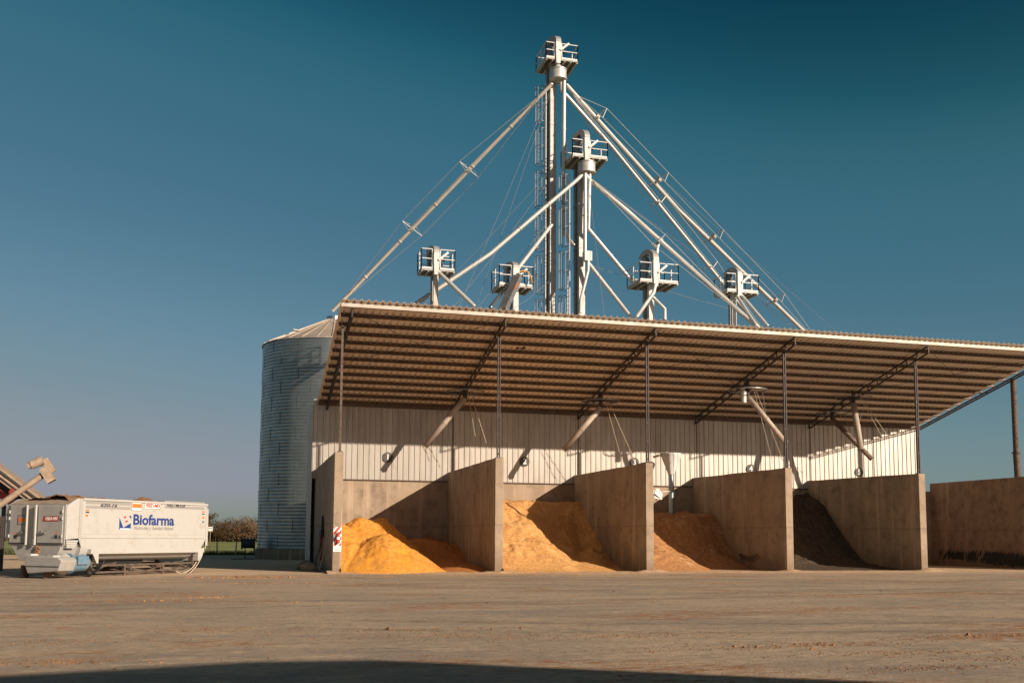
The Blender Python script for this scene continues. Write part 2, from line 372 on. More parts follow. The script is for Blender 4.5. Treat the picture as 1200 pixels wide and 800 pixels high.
# ------------------------------------------------------------------ feed bays (concrete)
D = 11.24; TH = .41; H = 5.5
FX = [.19, 7.94, 15.82, 23.74, 31.95]; FH = [5.61, 5.55, 5.50, 5.43, 5.32]
FX6 = 41.36; RX = .226
wl = ['tan concrete divider wall at the left end, with the extinguisher sign on its front edge',
      'concrete divider wall between the bright yellow grain and the pale orange meal',
      'concrete divider wall between the pale orange meal and the brown pile with the steel funnel',
      'concrete divider wall between the brown pile and the nearly black feed',
      'concrete divider wall right of the nearly black feed, below the number 5 disc']
def wall_noise(b):
    return b
for i in range(5):
    x = FX[i]
    m = MB(); n = 14
    # top profile slightly uneven
    top = [(x, D*k/n, FH[i]+(H-FH[i])*k/n+random.uniform(-.012, .012)) for k in range(n+1)]
    m.prism([(x, 0, 0)]+top+[(x, D, 0)], (TH, 0, 0))
    o = m.build('divider_wall', M['conc'], None, bevel=.02)
    fixn(o); recentre(o); tag(o, wl[i], 'wall', 'concrete divider walls of the feed bays')
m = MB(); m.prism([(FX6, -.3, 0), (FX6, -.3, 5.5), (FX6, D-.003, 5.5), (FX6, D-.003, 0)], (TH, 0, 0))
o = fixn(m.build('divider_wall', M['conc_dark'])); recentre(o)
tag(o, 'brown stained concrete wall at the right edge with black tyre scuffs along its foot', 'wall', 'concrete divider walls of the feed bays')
m = MB(); m.box(FX[0]+.01, FX6+TH, D, D+.3, 0, 4.97)
o = m.build('rear_wall', M['conc']); recentre(o); tag(o, 'long low concrete wall behind the grain piles, under the ribbed white cladding', 'wall')

# black scuffs on the right wall: shallow smears of dirt, slightly proud
m = MB()
for k in range(1100):
    t = random.random(); y = 1.6+8.9*t
    dens = 1.0 if y < 6.4 else .25 if y < 7.0 else .6 if y < 7.7 else .12 if y < 8.2 else .5 if y < 9.7 else .2
    if random.random() > dens: continue
    z = .62+random.uniform(-.28, .30)*(1 if y < 7.5 else .7)+.035*(y-6); l = random.uniform(.15, .48); wd = random.uniform(.02, .07)
    a = random.gauss(1.15, .15)
    dy, dz = -math.cos(a)*l/2, math.sin(a)*l/2
    xx = FX6-.004-.004*random.random()
    m.add([(xx, y-dy-wd, z-dz), (xx, y-dy+wd, z-dz), (xx, y+dy+wd*.4, z+dz), (xx, y+dy-wd*.4, z+dz)], [(0,1,2,3)])
tag(m.build('tyre_scuff_marks', M['black']), 'black slanting scuff marks near the foot of the right brown wall', 'scuff marks', kind='stuff')

m = MB()
for k in range(26):
    t = k/25; u = 866+22*t; v = 651+4*math.sin(t*3)+random.uniform(-1, 1)
    p0 = on(u, v-3.5, 0, FX[3]-.006); p1 = on(u+2.6, v+4.5-2*t, 0, FX[3]-.006); wd = Vector((0, .045, 0))
    m.add([p0-wd, p0+wd, p1+wd*.3, p1-wd*.3], [(0,1,2,3)])
tag(m.build('bucket_scrape_marks', M['ink2']), 'fan of short dark bucket scrapes low on the fourth divider wall', 'scrape marks', kind='stuff')

# ------------------------------------------------------------------ shed: roof, cladding, posts
ZF, YF, ZR, YR = 12.569, -1.304, 9.491, 11.30
X0, X1 = .207, 40.757
shed = empty('storage_shed', (20, 0, 0), 'long open fronted steel shed with ribbed mono pitch roof over the grain bays', 'shed')
def sheet(b, origin, du, dv, dn, length, width, pitch=.3333, h=.075, flip=False):
    """trapezoid ribs running along dv, repeated along du"""
    o = Vector(origin); du, dv, dn = Vector(du), Vector(dv), Vector(dn)
    prof = []; n = int(width/pitch)
    for k in range(n+1):
        s = k*pitch
        for (a, hh) in ((0, 0), (.205, 0), (.235, h), (.30, h), (.333, 0)):
            if s+a <= width and not (a == .333): prof.append((s+a, hh))
    prof.append((width, 0)); vs = []
    for (s, hh) in prof:
        p = o+du*s+dn*hh; vs += [p, p+dv*length]
    b.add(vs, [(2*i, 2*i+1, 2*i+3, 2*i+2) for i in range(len(prof)-1)])
slope = Vector((0, YR-YF, ZR-ZF)); SL = slope.length; sd = slope.normalized(); up = Vector((1,0,0)).cross(sd).normalized()
if up.z < 0: up = -up
m = MB(); sheet(m, (X0, YF, ZF), (1,0,0), sd, up, SL, X1-X0)
r = m.build('roof_sheet', M['roof'], shed)
so2 = r.modifiers.new('solid', 'SOLIDIFY'); so2.thickness = .004
def rp(x, t, dn=0): return Vector((x, YF, ZF))+sd*t+up*dn
# purlins
NP = 13
ts = [.34+(SL-.55)*k/(NP-1) for k in range(NP)]
for k, t in enumerate(ts):
    m = MB()
    a, b = rp(X0+.12, t, -.085), rp(X1-.12, t, -.085)
    m.beam(a, b, .012, .20, up)                                    # web
    m.beam(a+sd*.035-up*.1, b+sd*.035-up*.1, .07, .012, up)     # flanges
    m.beam(a+sd*.035+up*.076, b+sd*.035+up*.076, .07, .012, up)
    m.build('purlin', M['purlin'], shed)
m = MB()
for t in ts:
    k = 0; x = X0+.10
    while x < X1-.2:
        c = rp(x+.167, t-.02, -.02); m.beam(c-up*.0-sd*.03, c-up*.06-sd*.03, .055, .05, (1,0,0)); x += .3333
m.build('pale_rib_dots', M['trim'], shed)  # small pale blocks, one per rib along every purlin
# front trim and rear gutter
m = MB(); m.beam(rp(X0+.02, .30, -.10), rp(X1-.02, .30, -.10), .045, .20, (0, 0, 1)); m.build('front_trim', M['trim'], shed)
m = MB(); m.beam(rp(X0+.05, SL-.1, -.22), rp(X1-.05, SL-.1, -.22), .16, .20, (0, 0, 1)); m.build('rear_eave_beam', M['purlin'], shed)
# edge trims on both gable ends are bare; rafters are lattice trusses
RXS = [X0+.55]+[FX[i]+RX for i in range(1, 5)]+[X1-.05]
for i, x in enumerate(RXS):
    m = MB(); t0, t1 = .55, SL-.05
    d1, d2 = -.20, -.56
    if i == 5: d1, d2 = -.20, -.34
    m.beam(rp(x, t0, d1), rp(x, t1, d1), .09, .07, up); m.beam(rp(x, t0, d2), rp(x, t1, d2), .09, .07, up)
    m.beam(rp(x, t0, d1), rp(x, t0, d2), .07, .07, sd); m.beam(rp(x, t1, d1), rp(x, t1, d2), .07, .07, sd)
    q = int(SL/1.0)
    for k in range(1, q+1):
        t = t0+(t1-t0)*k/(q+1)
        m.beam(rp(x, t, d1), rp(x, t, d2), .05, .05, sd)
    m.build('rafter', M['dark_steel'], shed)
# posts
for i in range(5):
    x = FX[i]+.20 if i else FX[0]+.25
    yp = .22; t = (yp-YF)/sd.y; zt = rp(x, t, -.56).z
    m = MB()
    if i == 0:
        m.beam((x, yp, FH[0]), (x, yp, zt), .11, .11)
        m.box(x-.13, x+.13, yp-.13, yp+.13, FH[0]-.001, FH[0]+.05)
        m.build('post', M['rust'], shed)
    else:
        for s in (-.055, .055): m.beam((x+s, yp, FH[i]), (x+s, yp, zt), .05, .10)
        z = FH[i]+.15
        while z < zt: m.box(x-.055, x+.055, yp-.03, yp+.03, z, z+.10); z += .95
        m.box(x-.15, x+.15, yp-.13, yp+.13, FH[i]-.001, FH[i]+.03)
        m.build('post', M['dark_steel'], shed)
# round column carrying the right gable end
m = MB(); yq = 2.55; zt = rp(X1, (yq-YF)/sd.y, -.55).z
m.tube([(FX6+.2, yq+.85, 5.5), (FX6+.2-.04, yq+.85, 7.0)], .19, 16); m.tube([(FX6+.16, yq+.85, 7.0), (FX6+.16, yq+.85, zt+.42)], .165, 16)
m.tube([(FX6+.16, yq+.85, 6.95), (FX6+.16, yq+.85, 7.03)], .25, 16)
c = m.build('round_column', M['rust'], shed, smooth=True); tag(c, 'round rusty brown column')
# diagonal rods under the roof
m = MB()
for (xa, xb) in ((RXS[0], RXS[1]), (RXS[2], RXS[3]), (RXS[4], RXS[5])):
    for (p_, q_) in ((xa, xb), (xb, xa)):
        m = MB(); m.tube([rp(p_, .6, -.25), rp(q_, SL*.55, -.25)], .013, 5); m.build('bracing_rod', M['dark_steel'], shed)
# cladding: front of the gallery behind the bays
zt = rp(0, SL-.1, -.32).z; CX0, CX1 = 0.0, 40.35
m = MB(); sheet(m, (CX0+.02, D-.03, 4.99), (1,0,0), (0,0,1), (0,-1,0), zt-4.99+.35, CX1-CX0, h=.045)
o = m.build('ribbed_cladding', M['clad'], shed)
m = MB(); m.box(CX0-.02, CX0+.0, D-.04, D+3.6, 0, zt); m.box(CX1+.03, CX1+.05, D-.08, D+3.6, 0, zt)
m.box(CX0, CX1, D+3.58, D+3.6, 0, zt); m.box(CX0, CX1, D+.02, D+3.6, zt-.03, zt)
m.build('gallery_side_panels', M['trim'], shed)
m = MB(); m.box(CX0+.03, CX1, D-.10, D+.0, 4.93, 4.985); m.build('base_flashing', M['purlin'], shed)
m = MB()
for xx in (16.1, 24.05, 32.2, 8.2, 37.0):
    m = MB(); m.box(xx-.02, xx+.02, D-.105, D-.08, 5.0, zt); m.build('sheet_joint', M['purlin'], shed)
# roof vent
vb = on(612, 357, 1, 0.5)
m = MB(); pv = rp(atY(611,357,3).x, (3-YF)/sd.y, .03)
m.lathe(pv, [(.0,0),(.30,0),(.30,.55),(.42,.55),(.42,.62),(.16,.80),(0,.82)], 14); m.build('roof_vent', M['purlin'], shed, smooth=True)

# number discs on the cladding
def disc(u, v, num, rr=.30):
    p = atY(u, v, D-.10)
    e = empty('bay_number_sign', (p.x, D-.10, p.z), 'round charcoal disc with the number %s on the white cladding' % num, 'sign', 'round bay number signs')
    m = MB(); m.tube([(0, .03, 0), (0, -.012, 0)], rr, 24); o = m.build('disc', M['disc'], e, local=True)
    text('numeral', num, M['white'], e, Matrix.Translation((0, -.018, 0)) @ Matrix.Rotation(PI/2, 4, 'X'), .48, bold=.008)
    return e
disc(454.5, 535.5, '1'); disc(615, 540.5, '2'); disc(743.5, 541.5, '3'); disc(880, 549, '4'); disc(1007, 553, '5')

# ------------------------------------------------------------------ grain piles
def pile(name, i, fn, m, label, x1=None, ylo=-2.4, nx=130, ny=180, rough=.075):
    xa = FX[i]+TH-.02 if i is not None else 0; xb = (x1 or FX[i+1])+.02
    vs = []; fs = []; grid = {}
    xo0, xo1 = xa, xb
    for a in range(nx+1):
        for b in range(ny+1):
            x = xa+(xb-xa)*a/nx; y = ylo+(D-ylo)*b/ny
            h = fn(x, y)
            if h > -.3:
                h += rough*(noise.noise(Vector((x*.8, y*.8, i*9.1)))*2.6+(.5-abs(noise.noise(Vector((x*1.7, y*.6, i*5.1)))))*1.3+noise.noise(Vector((x*3.1, y*3.1, i*3.3)))*1.0+noise.noise(Vector((x*8, y*8, 2)))*.5+noise.noise(Vector((x*17, y*17, 5)))*.35)*min(1, max(.12, h))
            grid[a, b] = len(vs); vs.append((x, y, h if h > -.15 else -.15))
    for a in range(nx):
        for b in range(ny):
            q = (grid[a,b], grid[a+1,b], grid[a+1,b+1], grid[a,b+1])
            if max(vs[t][2] for t in q) > -.14: fs.append(q)
    mb = MB(); mb.add(vs, fs); o = mb.build(name, m, smooth=False)
    o.data.polygons.foreach_set('use_smooth', [True]*len(o.data.polygons))
    recentre(o); o.location.z = 0
    for v in o.data.vertices: v.co.z += -.15
    return tag(o, label, 'grain pile', 'loose feed heaped in the bays')
def cone(x, y, cx, cy, h, s, ax=1, flat=.25):
    r = math.hypot((x-cx)/ax, y-cy); return h-s*(math.sqrt(r*r+flat*flat)-flat)
def interp(t, pts):
    if t <= pts[0][0]: return pts[0][1]
    for (a, ha), (b, hb) in zip(pts, pts[1:]):
        if t <= b: return ha+(hb-ha)*(t-a)/(b-a)
    return pts[-1][1]
def f1a(x, y):   # front bright pile
    return max(cone(x, y, 2.75, 1.85, 1.82, .70, 1.10, .3), cone(x, y, 1.2, 1.9, 1.45, .72, 1.3, .3))
def f1b(x, y):   # rear pile against the back
    return max(cone(x, y, 3.4, 7.2, 2.62, .85, .95, .3), cone(x, y, 2.3, 6.8, 2.62, .8, 1.1, .4), cone(x, y, .9, 6.2, 2.4, .6, 1.2, .3))
def f1c(x, y):
    return max(interp(y, [(.6, -.3), (1.99, .04), (4.5, .12), (6.42, .2), (9.75, .55), (11.24, 1.3)])+.25*math.sin(x*1.1), cone(x, y, 6.0, 8.6, 1.5, .45, 1.6, .5))
pile('yellow_grain_pile', 0, lambda x, y: f1a(x, y), M['yellow'], 'bright yellow grain cone at the front of the first bay')
pile('yellow_grain_pile', 0, lambda x, y: f1b(x, y), M['yellow'], 'higher golden grain heap at the back left of the first bay')
pile('red_meal_pile', 0, lambda x, y: f1c(x, y)-max(0, (4.6-x)*.5), M['red_meal'], 'low reddish meal heap in the shaded right corner of the first bay')
def f2(x, y):
    yf = y-(.9*noise.noise(Vector((x*.25, 4, 1))))
    r = interp(yf, [(2.0, -.3), (3.2, .0), (4.83, .42), (6.42, 1.3), (8.11, 2.2), (10.0, 3.7), (11.3, 3.85)])
    a = interp(x, [(8.3, 1.0), (11.5, .75), (13.2, .2), (14.4, 0), (16, 0)])
    l = interp(y, [(-1.7, -.35), (0, .22), (2, 1.25), (4, 2.1), (6, 3.0), (7.6, 3.75), (11.3, 3.85)])
    cut = .55*max(0, 1-abs(x-13.9-.15*y)/.7)*max(0, min(1, (y-4.5)/2))*max(0, min(1, (9.6-y)/1.5))
    return max(a*l+(1-a)*r-cut, cone(x, y, 14.9, 5.6, 1.15, .62, .8, .3), cone(x, y, 12.2, 3.0, .55, .3, 1.6, .4))
pile('orange_meal_pile', 1, f2, M['meal'], 'tall pale orange meal slope filling the second bay')
def f3(x, y):
    yf = y-(.6*noise.noise(Vector((x*.3, 7, 1))))
    r = interp(yf, [(3.0, -.3), (4.4, .0), (5.28, .4), (6.86, 1.74), (7.6, 2.75), (8.4, 3.1), (11.3, 3.2)])
    l = interp(y, [(-1.0, -.35), (.3, .1), (2.5, 1.3), (5, 2.3), (7.2, 3.1), (11.3, 3.2)])
    a = interp(x, [(16, 1), (18, .8), (20, .25), (21.5, 0), (24, 0)])
    return max(a*l+(1-a)*r-.25*max(0, noise.noise(Vector((x*.7, y*.5, 6)))), cone(x, y, 22.4, 5.2, .75, .5, 1.2, .4), cone(x, y, 18.4, 3.4, .95, .5, 1.1, .4))
pile('brown_meal_pile', 2, f3, M['bran'], 'brown crusted meal pile with the steel funnel standing in it')
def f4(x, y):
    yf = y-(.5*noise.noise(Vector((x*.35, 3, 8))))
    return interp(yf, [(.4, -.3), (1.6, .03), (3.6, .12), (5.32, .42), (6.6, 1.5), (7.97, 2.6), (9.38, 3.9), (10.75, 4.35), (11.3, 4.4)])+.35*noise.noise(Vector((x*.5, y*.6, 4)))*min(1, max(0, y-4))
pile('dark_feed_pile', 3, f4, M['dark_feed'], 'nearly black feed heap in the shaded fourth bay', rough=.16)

M['dust'] = mat('dust_drift', (.62, .42, .25), .95, 0, (.48, .33, .21), 3, bump=.8, bscale=30)
vs = []; fs = []; nx_, ny_ = 900, 14
for a in range(nx_+1):
    for b in range(ny_+1):
        x = FX[0]-.3+(FX6+.6-FX[0])*a/nx_; y = -1.9+2.3*b/ny_
        q = 1-((y+.35+.5*noise.noise(Vector((x*.35, 0, 7))))/(.75+.45*noise.noise(Vector((x*.6, 3, 1)))))**2
        near = max(0, 1-min(abs(x-f_-.2) for f_ in FX)/.9)
        h = (.05+.11*near)*q*(.75+.9*noise.noise(Vector((x*1.6, y*1.6, 2))))+.012*noise.noise(Vector((x*9, y*9, 2)))
        vs.append((x, y, max(h, -.02)))
fs = [(a*(ny_+1)+b, (a+1)*(ny_+1)+b, (a+1)*(ny_+1)+b+1, a*(ny_+1)+b+1) for a in range(nx_) for b in range(ny_)]
fs = [f for f in fs if max(vs[t][2] for t in f) > -.015]
m = MB(); m.add(vs, fs); o = m.build('dust_drift', M['dust']); o.data.polygons.foreach_set('use_smooth', [True]*len(o.data.polygons))
tag(o, 'low drift of tan dust and spilled meal along the mouths of the bays', 'dust', kind='stuff')

# ------------------------------------------------------------------ swivel spouts under the roof
def swivel(u0, v0, fi, uv_s, uv_e, L_, rad, label, hang=True, rr=1.1, cables=((25, 60), (12, 52)), swap=-1, pm='pipe_tan'):
    X = FX[fi]+RX; P = on(u0, v0, 0, X)
    e = empty('swivel_spout', P, label, 'spout', 'swivelling filling spouts under the shed roof')
    m = MB(); n = 36
    m.lathe(P, [(rr-.05, -.03), (rr, -.03), (rr, .03), (rr-.05, .03), (rr-.05, -.03)], n); m.build('ring', M['galv_old'], e, smooth=True)
    m = MB()
    for a in (0.4, 2.5, 4.6): m.beam(P, P+Vector((rr*math.cos(a), rr*math.sin(a), 0)), .04, .04)
    m.build('spoke', M['dark_steel'], e)
    zr = rp(0, (P.y-YF)/sd.y, -.5).z
    m = MB(); m.tube([P+Vector((0,0,-.45)), Vector((P.x, P.y, max(zr, P.z+.3)))], .12, 12); m.build('drop_pipe', M['dark_steel'], e, smooth=True)
    S = P+Vector((0, 0, -.35))
    # find end point at distance L_ along the ray of the photo's tube end
    d = ray(*uv_e).normalized(); o = CAM-S; b = o.dot(d); c = o.dot(o)-L_*L_; disc_ = max(0, b*b-c)
    t = -b+swap*math.sqrt(disc_); E_ = CAM+d*t
    m = MB(); m.tube([S, E_], rad, 14, cap=False); m.tube([E_-(E_-S).normalized()*.05, E_], rad+.02, 14, cap=False)
    q = S+(E_-S)*.5; m.tube([q-(E_-S).normalized()*.04, q+(E_-S).normalized()*.04], rad+.025, 14)
    o = m.build('chute_pipe', M[pm], e, smooth=True)
    mod = o.modifiers.new('s', 'SOLIDIFY'); mod.thickness = .01
    m = MB(); 
    m.tube([P+Vector((rr*.7, -.3, 0)), q], .012, 5); m.tube([P+Vector((-rr*.5, .5, 0)), q], .012, 5)
    m.build('stay_cable', M['cable'], e)
    for (dx, dy_) in cables:
        a = P+Vector((.12*dx/12, -.2, 0)); bb = atY(u0+dx, v0+dy_, P.y+.4)
        m = MB(); m.tube([a, bb], .015, 5); m.build('hanging_rope', M['rope'], e)
    return e
swivel(545, 459, 1, (547,472), (497,524), 3.55, .15, 'swivel spout pointing down left above the yellow grain')
swivel(704, 470, 2, (706,482), (660,528), 3.3, .15, 'swivel spout pointing down left above the orange meal', cables=((22, 60), (40, 70)))
s3 = swivel(876, 457, 3, (878,463), (921,519), 3.1, .14, 'swivel spout pointing down right past the fourth divider wall post', cables=((30, 86), (42, 84)))
p3 = s3.location; m = MB(); m.tube([(p3.x-.3, p3.y-.1, p3.z-.1), (p3.x-.3, p3.y-.1, p3.z-.75)], .16, 12); m.build('inlet_stub', M['pipe'], s3, smooth=True)
swivel(1000, 466, 4, (1000,472), (1009,527), 3.05, .17, 'thick swivel spout hanging almost straight down near the number 5 disc', cables=((35, 48), (42, 47)))
swivel(975, 484, 4, (976,488), (1022,538), 3.3, .14, 'thin dark swivel spout behind the thick spout near the number 5 disc', rr=1.0, cables=(), pm='spout_dark')

# funnel standing in the brown meal
F0 = atY(790, 531, 9.6); F1 = atY(786.5, 555, 9.6); F2 = atY(786, 604, 9.6)
e = empty('steel_funnel', (F1.x, 9.6, 0), 'pale steel funnel on a pipe standing in the brown meal against the cladding', 'funnel')
m = MB(); m.lathe((F1.x, 9.6, 0), [(.62, F0.z), (.62, F0.z-.12), (.19, F1.z), (.19, F1.z-.06)], 20)
o = m.build('cone', M['white_steel'], e, smooth=True); o.modifiers.new('s', 'SOLIDIFY').thickness = .01
m = MB(); m.tube([(F1.x, 9.6, F1.z-.04), (F1.x, 9.6, F2.z-.7)], .17, 16); m.build('down_pipe', M['galv'], e, smooth=True)
m = MB(); m.beam((F1.x-.2, 9.6, F0.z+.02), (F1.x-1.1, 9.75, F0.z-.25), .2, .14); m.build('inlet_arm', M['trim'], e)
bgp = atY(776, 578, 9.4)
m = MB()
for k in range(7):
    a = .5+k*.42; l = random.uniform(.25, .5)
    m.add([bgp, bgp+Vector((l*math.cos(a+.3)-.2, random.uniform(-.1,.1), l*math.sin(a)-.15)), bgp+Vector((l*math.cos(a+.75)-.2, random.uniform(-.1,.1), l*math.sin(a+.4)-.2)), bgp+Vector((-.05, -.08, -.38))], [(0,1,2),(0,2,3),(0,3,1)])
m.beam(bgp+Vector((.0,0,.12)), Vector((F1.x, 9.5, bgp.z+.15)), .03, .03)
o = m.build('torn_plastic_bag', M['white']); recentre(o); tag(o, 'torn white plastic bag snagged beside the funnel pipe', 'bag')

# ------------------------------------------------------------------ grain silo
SX_, SY_, SR = 2.95, 31.5, 5.38
ze = 16.25; zp = 18.55
silo = empty('grain_silo', (SX_, SY_, 0), 'tall corrugated galvanised grain silo with a conical roof left of the shed', 'silo')
prof = []; z = .75; grooves = set()
while z < ze-.25:
    for (dz_, dr) in ((0, -.014), (.04, -.013), (.05, .004), (.12, .012), (.19, .011), (.228, .003)):
        if dz_ == 0: grooves.add(len(prof))
        prof.append((SR+dr, z+dz_))
    z += .248
prof.append((SR, ze))
m = MB(); m.lathe((SX_, SY_, 0), prof, 110); rnd = random.Random(11); rowh = 1.12; nfw = len(m.f)
for rI in range(14):
    for k in range(13):
        ang = (k+(.5 if rI % 2 else 0)+.13*math.sin(rI*3.1))*2*PI/13
        z0 = .85+rI*rowh; z1 = min(z0+.95, ze-.1)
        t = Vector((-math.sin(ang), math.cos(ang), 0)); nn = Vector((math.cos(ang), math.sin(ang), 0)); c = Vector((SX_, SY_, 0))+nn*(SR+.006)
        q = [c+t*sx*.028+Vector((0,0,zz)) for zz in (z0, z1) for sx in (-1, 1)]; q += [p+nn*.014 for p in q]
        m.add(q, [(4,5,7,6),(0,4,6,2),(5,1,3,7),(6,7,3,2),(0,1,5,4)])
sw = m.build('silo_wall', M['galv'], silo, smooth=True); sw.data.materials.append(M['cage_steel']); sw.data.materials.append(M['galv_old'])
for k_, p_ in enumerate(sw.data.polygons):
    if k_ >= nfw: p_.material_index = 1
    elif k_//110 in grooves: p_.material_index = 2
m = MB(); m.lathe((SX_, SY_, 0), [(SR+.12, 0), (SR+.12, .75), (SR-.05, .75)], 64)
m.build('concrete_base', M['conc'], silo)
# roof with ribs
m = MB(); n = 30; segs = []
for k in range(n):
    a = 2*PI*k/n; a2 = 2*PI*(k+.93)/n; 
    for (aa, bb, h_) in ((a, a2, 0),):
        q = [(SX_+r_*math.cos(t_), SY_+r_*math.sin(t_), z_) for r_, z_ in ((SR+.09, ze-.08), (.55, zp)) for t_ in (aa, bb)]
        m.add(q, [(0,1,3,2)])
    a3 = 2*PI*(k+1)/n
    q = [(SX_+r_*math.cos(t_), SY_+r_*math.sin(t_), z_+.07*s_) for r_, z_, s_ in ((SR+.09, ze-.08, 1), (.55, zp, .5)) for t_ in (a2, a3)]
    q2 = [(SX_+r_*math.cos(t_), SY_+r_*math.sin(t_), z_) for r_, z_ in ((SR+.09, ze-.08), (.55, zp)) for t_ in (a2, a3)]
    m.add(q+q2, [(0,1,3,2),(0,2,6,4),(1,5,7,3),(0,4,5,1)])
m.lathe((SX_, SY_, 0), [(SR+.09, ze-.14), (SR+.09, ze-.05), (SR-.1, ze-.02)], 60)
M['cone'] = mat('dusty_roof_steel', (.52, .44, .37), .5, .3, (.42, .35, .28), 1.2)
rf = m.build('conical_roof', M['cone'], silo)
m = MB(); m.lathe((SX_, SY_, 0), [(.6, zp-.15), (.6, zp+.25), (.3, zp+.3), (0, zp+.3)], 20); m.build('roof_cap', M['galv'], rf)
rf.location = (0, 0, 0)
# small roof vent box
a = atY(346, 391, SY_-2.2); m = MB(); m.beam((a.x, SY_-2.2, a.z-.35), (a.x, SY_-2.2, a.z+.25), .35, .35); m.beam((a.x-.15, SY_-2.25, a.z+.27), (a.x+.25, SY_-2.25, a.z+.22), .5, .1); m.build('roof_vent', M['trim'], rf)
# aeration fan beside the silo base
p = on(291, 655, 2, 0); fz = 1.676-(640-626)*(p.y-CAM.y)/FPX+.25
fe = empty('aeration_fan', p, 'dark blue cylindrical aeration fan on a thin leg beside the silo', 'fan')
yy = p.y; cz = on(291, 636.5, 1, yy).z; xl = on(282.5, 637, 1, yy).x; xr = on(299, 637, 1, yy).x
m = MB(); m.tube([(xl, yy, cz), (xr, yy, cz)], .34, 20); m.build('duct', M['fan_blue'], fe, smooth=True)
for xx in (xl, xr-.12):
    m = MB(); m.tube([(xx, yy, cz), (xx+.12, yy, cz)], .42, 20); m.build('flange', M['fan_blue'], fe)
m = MB(); m.beam((p.x-.25, yy, 0), (p.x-.25, yy, cz), .07, .07); m.box(p.x-1.2, p.x+.4, yy-.2, yy+.2, 0, .06); m.build('leg', M['dark_steel'], fe)

# ------------------------------------------------------------------ bucket elevators
def railing(b, x0, x1, y0, y1, z, h, gap=None):
    r = .028
    pts = [(x0,y0),(x1,y0),(x1,y1),(x0,y1)]
    def side(a, c, n):
        for zz in (h, h*.52): b.beam((*a, z+zz), (*c, z+zz), .05, .05)
        for k in range(n+1):
            t = k/n; x = a[0]+(c[0]-a[0])*t; y = a[1]+(c[1]-a[1])*t; b.beam((x, y, z), (x, y, z+h), .05, .05)
        b.beam((a[0], a[1], z+.06), (c[0], c[1], z+.06), .02, .14)
    if gap: side((x0,y0), (gap[0],y0), 1); side((gap[1],y0), (x1,y0), 1)
    else: side((x0,y0), (x1,y0), 2)
    side((x1,y0), (x1,y1), 2); side((x0,y0), (x0,y1), 2); side((x0,y1), (x1,y1), 2)

